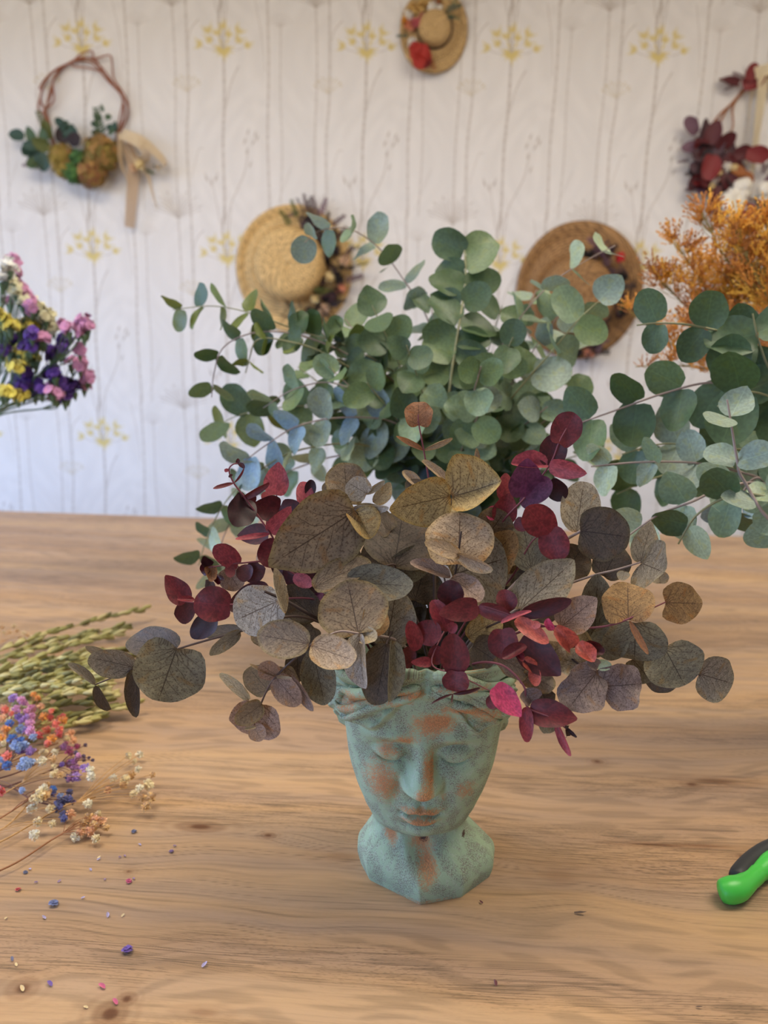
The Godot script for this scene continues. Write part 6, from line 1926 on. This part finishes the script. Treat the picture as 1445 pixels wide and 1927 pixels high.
	wall_bits(o, c, "leaf", [[46, 258, 22, "pine", 0.04, 3.3], [58, 274, 20, "pine", 0.04, 2.0], [66, 270, 22, "leafy", 0.04, 4.4], [70, 280, 20, "pine", 0.05, 3.4], [78, 284, 22, "pine", 0.045, 2.6], [82, 270, 20, "leafy", 0.05, 4.9], [88, 290, 24, "pine", 0.05, 1.9], [112, 268, 26, "dark", 0.03, 5.2], [122, 262, 24, "pine", 0.03, 5.7], [130, 268, 24, "dark", 0.03, 6.0], [114, 244, 16, "pine", 0.04, 5.4], [104, 232, 14, "pine", 0.04, 5.9], [92, 262, 24, "moss", 0.045, 4.6], [94, 280, 24, "moss", 0.045, 3.6], [120, 252, 18, "pine", 0.04, 5.6], [76, 300, 22, "leafy", 0.04, 2.4],
		[192, 224, 12, "pine", 0.04, 3.5], [198, 222, 10, "leafy", 0.04, 6.0], [188, 236, 12, "pine", 0.04, 3.3], [200, 238, 13, "pine", 0.04, 0.2], [190, 252, 13, "pine", 0.04, 3.2], [204, 252, 13, "leafy", 0.04, 5.9], [214, 248, 14, "pine", 0.045, 5.2], [194, 210, 9, "leafy", 0.04, 4.7]], T, 76)
	wall_bits(o, c, "leaf_sprig", [[94, 312, 34, "moss", 0.04, 3.0], [90, 318, 28, "moss", 0.04, 3.5], [80, 298, 38, "mauve", 0.03, 2.7], [94, 258, 44, "moss", 0.04, 4.4], [192, 258, 48, "leafy", 0.03, 4.66], [270, 318, 26, "leafy", 0.02, 0.4], [286, 314, 24, "leafy", 0.02, 0.1]], T, 77)
	var cloth := mat(c8(216, 194, 158), 0.85, null, 0.4)
	var cloth2 := mat(c8(198, 170, 136), 0.85, null, 0.4)
	ribbon(o, c, [[228, 252, 0.04], [226, 280, 0.055], [228, 306, 0.05], [236, 330, 0.04], [242, 346, 0.035]], 0.022, cloth, "ribbon_tail", 0.9)
	ribbon(o, c, [[228, 252, 0.045], [246, 258, 0.07], [268, 272, 0.075], [276, 292, 0.06], [262, 302, 0.05], [250, 296, 0.05], [234, 268, 0.045]], 0.036, cloth, "ribbon_loop", 0.4)
	ribbon(o, c, [[232, 256, 0.04], [262, 262, 0.06], [288, 282, 0.06], [310, 308, 0.045], [296, 318, 0.035], [270, 300, 0.035]], 0.03, cloth, "ribbon_loop", 0.6)
	ribbon(o, c, [[236, 270, 0.035], [248, 300, 0.035], [250, 340, 0.03], [247, 385, 0.026], [244, 428, 0.026]], 0.034, cloth2, "ribbon_tail", 0.0)
	ribbon(o, c, [[258, 300, 0.03], [278, 330, 0.028], [286, 360, 0.026], [296, 392, 0.024]], 0.018, cloth, "ribbon_tail", 0.9)
	wall_bits(o, c, "bloom", [[262, 310, 22, "cream", 0.06], [252, 316, 18, "blush", 0.055]], T, 78)
	# the burgundy wreath at the right edge
	c = on_wall(1440, 280, 0.0)
	o = thing("burgundy_wreath", "willow wreath with burgundy leaves, white cotton and cream ribbon, at the right edge", "wreath", c)
	var will2 := mat(c8(158, 96, 48), 0.6)
	strands(o, c, [[[1412, 154], [1396, 172], [1378, 194], [1356, 214], [1340, 234], [1333, 252], [1331, 280], [1345, 330], [1400, 380], [1460, 390]], [[1408, 160], [1390, 180], [1368, 206], [1352, 236], [1342, 256], [1338, 300], [1380, 360], [1450, 385]], [[1404, 166], [1384, 190], [1378, 206], [1379, 226], [1378, 242], [1370, 258], [1369, 290], [1400, 350]], [[1414, 152], [1440, 142], [1480, 160], [1520, 200], [1540, 270], [1520, 340], [1460, 385]], [[1410, 150], [1450, 148], [1500, 180], [1530, 260], [1500, 350], [1440, 380]]], 0.0034, will2)
	wall_bits(o, c, "leaf", [[1398, 162, 30, "wine", 0.03, 5.9], [1390, 158, 26, "burgundy", 0.03, 3.4], [1408, 152, 22, "wine", 0.04, 5.0], [1310, 252, 26, "mauve", 0.04, 4.0], [1322, 262, 26, "plum", 0.04, 4.6], [1318, 276, 26, "mauve", 0.03, 3.0], [1334, 272, 30, "burgundy", 0.05, 5.0], [1340, 292, 34, "wine", 0.06, 1.6], [1350, 280, 28, "burgundy", 0.05, 5.4], [1326, 298, 26, "plum", 0.04, 3.2], [1344, 306, 28, "burgundy", 0.05, 1.2], [1322, 320, 22, "plum", 0.04, 3.4], [1336, 330, 26, "burgundy", 0.05, 2.4], [1360, 300, 30, "burgundy", 0.05, 0.2], [1382, 290, 26, "burgundy", 0.05, 6.1], [1404, 290, 30, "wine", 0.06, 0.1], [1320, 345, 20, "plum", 0.04, 3.1], [1332, 356, 22, "mauve", 0.04, 2.6], [1350, 345, 26, "burgundy", 0.05, 1.9], [1345, 372, 24, "mauve", 0.04, 1.9], [1362, 372, 24, "plum", 0.045, 1.6], [1366, 330, 28, "burgundy", 0.05, 1.0], [1386, 326, 26, "rust", 0.05, 0.6], [1420, 372, 28, "black", 0.05, 0.5], [1408, 384, 26, "wine", 0.05, 1.6], [1430, 392, 26, "burgundy", 0.05, 1.2], [1440, 350, 22, "mauve", 0.04, 5.4], [1376, 316, 22, "rust", 0.055, 0.4]], T, 81)
	wall_bits(o, c, "leaf_sprig", [[1402, 150, 26, "burgundy", 0.03, 3.5], [1406, 148, 20, "burgundy", 0.03, 4.2], [1384, 160, 24, "burgundy", 0.03, 2.7], [1364, 280, 24, "wine", 0.05, 4.9], [1300, 300, 26, "plum", 0.03, 2.9], [1314, 330, 26, "plum", 0.03, 3.2], [1312, 356, 26, "plum", 0.03, 3.0], [1438, 330, 26, "mauve", 0.03, 4.4], [1440, 322, 22, "plum", 0.03, 5.0]], T, 82)
	bits = []
	for k in 30:      # the dense dark leaves behind the larger ones
		var a := r.randf() * TAU
		var rr := sqrt(r.randf())
		bits.append([1350 + cos(a) * rr * 38 + sin(a) * rr * 14, 322 + sin(a) * rr * 66, r.randf_range(18, 26), ["burgundy", "plum", "black", "dark", "wine"][r.randi() % 5], r.randf_range(0.025, 0.045)])
	wall_bits(o, c, "leaf", bits, T, 84)
	var cotton := MB.new()
	for q in [[1368, 375, 13], [1380, 366, 15], [1392, 352, 14], [1402, 348, 12], [1372, 388, 13], [1388, 378, 14], [1398, 364, 12], [1362, 384, 10], [1378, 396, 10], [1440, 356, 13], [1448, 366, 12], [1436, 372, 10], [1394, 392, 9]]:
		var rad: float = q[2] * 2.42 / focal
		cotton.ball(on_wall(q[0], q[1], 0.055 + 0.01 * sin(q[0] * 1.0)) - c, Vector3.ONE * rad, 12, 9, 0.07, int(q[0]))
	part("cotton_tuft", cotton.mesh(), mat(c8(232, 226, 212), 0.95), o)
	wall_bits(o, c, "plume", [[1352, 322, 18, "cream", 0.06], [1346, 338, 20, "white", 0.06], [1368, 312, 18, "white", 0.06], [1382, 316, 16, "cream", 0.06], [1340, 350, 14, "cream", 0.06]], T, 83)
	var c3 := mat(c8(222, 206, 170), 0.85, null, 0.4)
	ribbon(o, c, [[1436, 138, 0.05], [1432, 190, 0.05], [1424, 250, 0.045], [1416, 320, 0.04], [1410, 345, 0.04]], 0.034, c3, "ribbon_tail", 0.2)
	ribbon(o, c, [[1428, 142, 0.03], [1412, 190, 0.025], [1408, 250, 0.02], [1404, 310, 0.02]], 0.022, c3, "ribbon_tail", 0.7)
	ribbon(o, c, [[1420, 138, 0.05], [1450, 130, 0.06], [1480, 140, 0.05], [1470, 165, 0.04], [1440, 150, 0.04]], 0.03, c3, "ribbon_loop", 0.4)


# ---------- crumbs on the worktop ----------
func build_debris() -> void:
	var cols := {"violet": c8(112, 84, 168), "lilac": c8(176, 168, 206), "pink": c8(206, 96, 138), "red": c8(206, 84, 84), "blue": c8(120, 132, 178), "slate": c8(98, 104, 134), "cream": c8(226, 206, 158), "maroon": c8(96, 30, 40), "brown": c8(92, 70, 52), "mauve": c8(150, 120, 160)}
	var ms := {}
	for k in cols:
		ms[k] = mat(cols[k], 0.75, null, 0.25)
	var r := RandomNumberGenerator.new()
	r.seed = 91
	var big := [
		[239, 1792, 22, "violet", "deep violet dried floret lying alone on the bare worktop, lower left", "floret"], [101, 1704, 19, "blue", "slate-blue dried floret on the worktop below the gypsophila stems", "floret"], [34, 1676, 11, "red", "coral-red dried floret on the worktop near the left edge", "floret"], [242, 1661, 13, "pink", "pink dried floret crumb on the worktop, second row below the gypsophila", "floret"], [252, 1567, 11, "slate", "slate-blue dried floret right of the lowest gypsophila sprig", "floret"],
		[322, 1604, 10, "mauve", "mauve dried floret right of the large wood knot's left side", "floret"], [48, 1643, 9, "slate", "smaller slate-blue floret beside the gypsophila stem end", "floret"],
		[94, 1854, 15, "violet", "lilac petal near the bottom left corner of the worktop", "petal"], [192, 1859, 17, "pink", "rose-pink petal near the bottom, left of the violet floret", "petal"], [217, 1888, 16, "pink", "pale pink petal lying above the dark wood knot at the bottom", "petal"], [385, 1818, 14, "lilac", "pale lilac petal farthest right of the scattered crumbs at lower left", "petal"], [23, 1807, 11, "slate", "blue petal at the left edge, near the bottom", "petal"], [42, 1863, 15, "cream", "cream petal in the bottom left corner", "petal"],
		[203, 1724, 12, "lilac", "pale lilac petal above the violet floret", "petal"], [83, 1729, 11, "lilac", "pale lilac petal just below the slate-blue floret", "petal"], [932, 1852, 13, "maroon", "dark red leaf crumb on the worktop in front of the planter", "petal"], [1092, 1721, 24, "brown", "curled dry brown leaf scrap on the worktop right of the planter", "petal"], [1315, 1898, 14, "brown", "grey-brown leaf scrap near the bottom right of the worktop", "petal"], [905, 1700, 9, "maroon", "dark crumb beside the planter's foot", "petal"]]
	var rose := rosette(2, 7, 1.0, 95)
	for q in big:
		var p := on_table(q[0], q[1])
		var s: float = q[2] * 0.5 * depth(p) / focal
		if q[5] == "floret":
			single("dried_floret", rose, ms[q[3]], q[4], "dried floret", aim(Vector3(r.randf_range(-0.3, 0.3), 1, r.randf_range(-0.3, 0.3)).normalized(), r.randf() * TAU, s, p + Vector3(0, s * 0.25, 0)))
		else:
			var y := Vector3(r.randf_range(-1, 1), 0.0, r.randf_range(-1, -0.2)).normalized()
			if q[3] == "brown":
				y = Vector3(1, 0, 0.12).normalized()
			var x := y.cross(Vector3.UP)
			single("fallen_petal", leaf_mesh(s * 2.0, s * (0.42 if q[3] == "brown" else 0.95), {"notch": 0.0, "cup": 0.8, "bend": 0.5, "wave": 0.05}, q[0], 3, 12), ms[q[3]], q[4], "petal", Transform3D(Basis(x, y, Vector3.UP), p - y * s + Vector3(0, 0.0009, 0)))
	# smaller ones that nothing tells apart
	for q in [["lilac", "tiny pale lilac crumb among those scattered at lower left", [[182, 1620], [152, 1692], [172, 1640], [266, 1592], [54, 1636]]], ["cream", "tiny cream crumb among those scattered at lower left", [[228, 1727], [13, 1727], [32, 1820], [166, 1898], [183, 1617]]], ["mauve", "tiny purple crumb among those scattered at lower left", [[108, 1662], [72, 1660], [234, 1610], [250, 1653], [332, 1592], [198, 1654], [228, 1612]]]]:
		var m := leaf_mesh(0.0034, 0.0018, {"notch": 0.0, "cup": 0.8, "bend": 0.5}, 3, 2, 8)
		for e in q[2]:
			var p := on_table(e[0], e[1])
			var y := Vector3(r.randf_range(-1, 1), 0, r.randf_range(-1, 1)).normalized()
			single("petal_crumb", m, ms[q[0]], q[1], "crumb", Transform3D(Basis(y.cross(Vector3.UP), y, Vector3.UP), p + Vector3(0, 0.0006, 0)), "petal crumbs scattered at lower left, " + q[0])
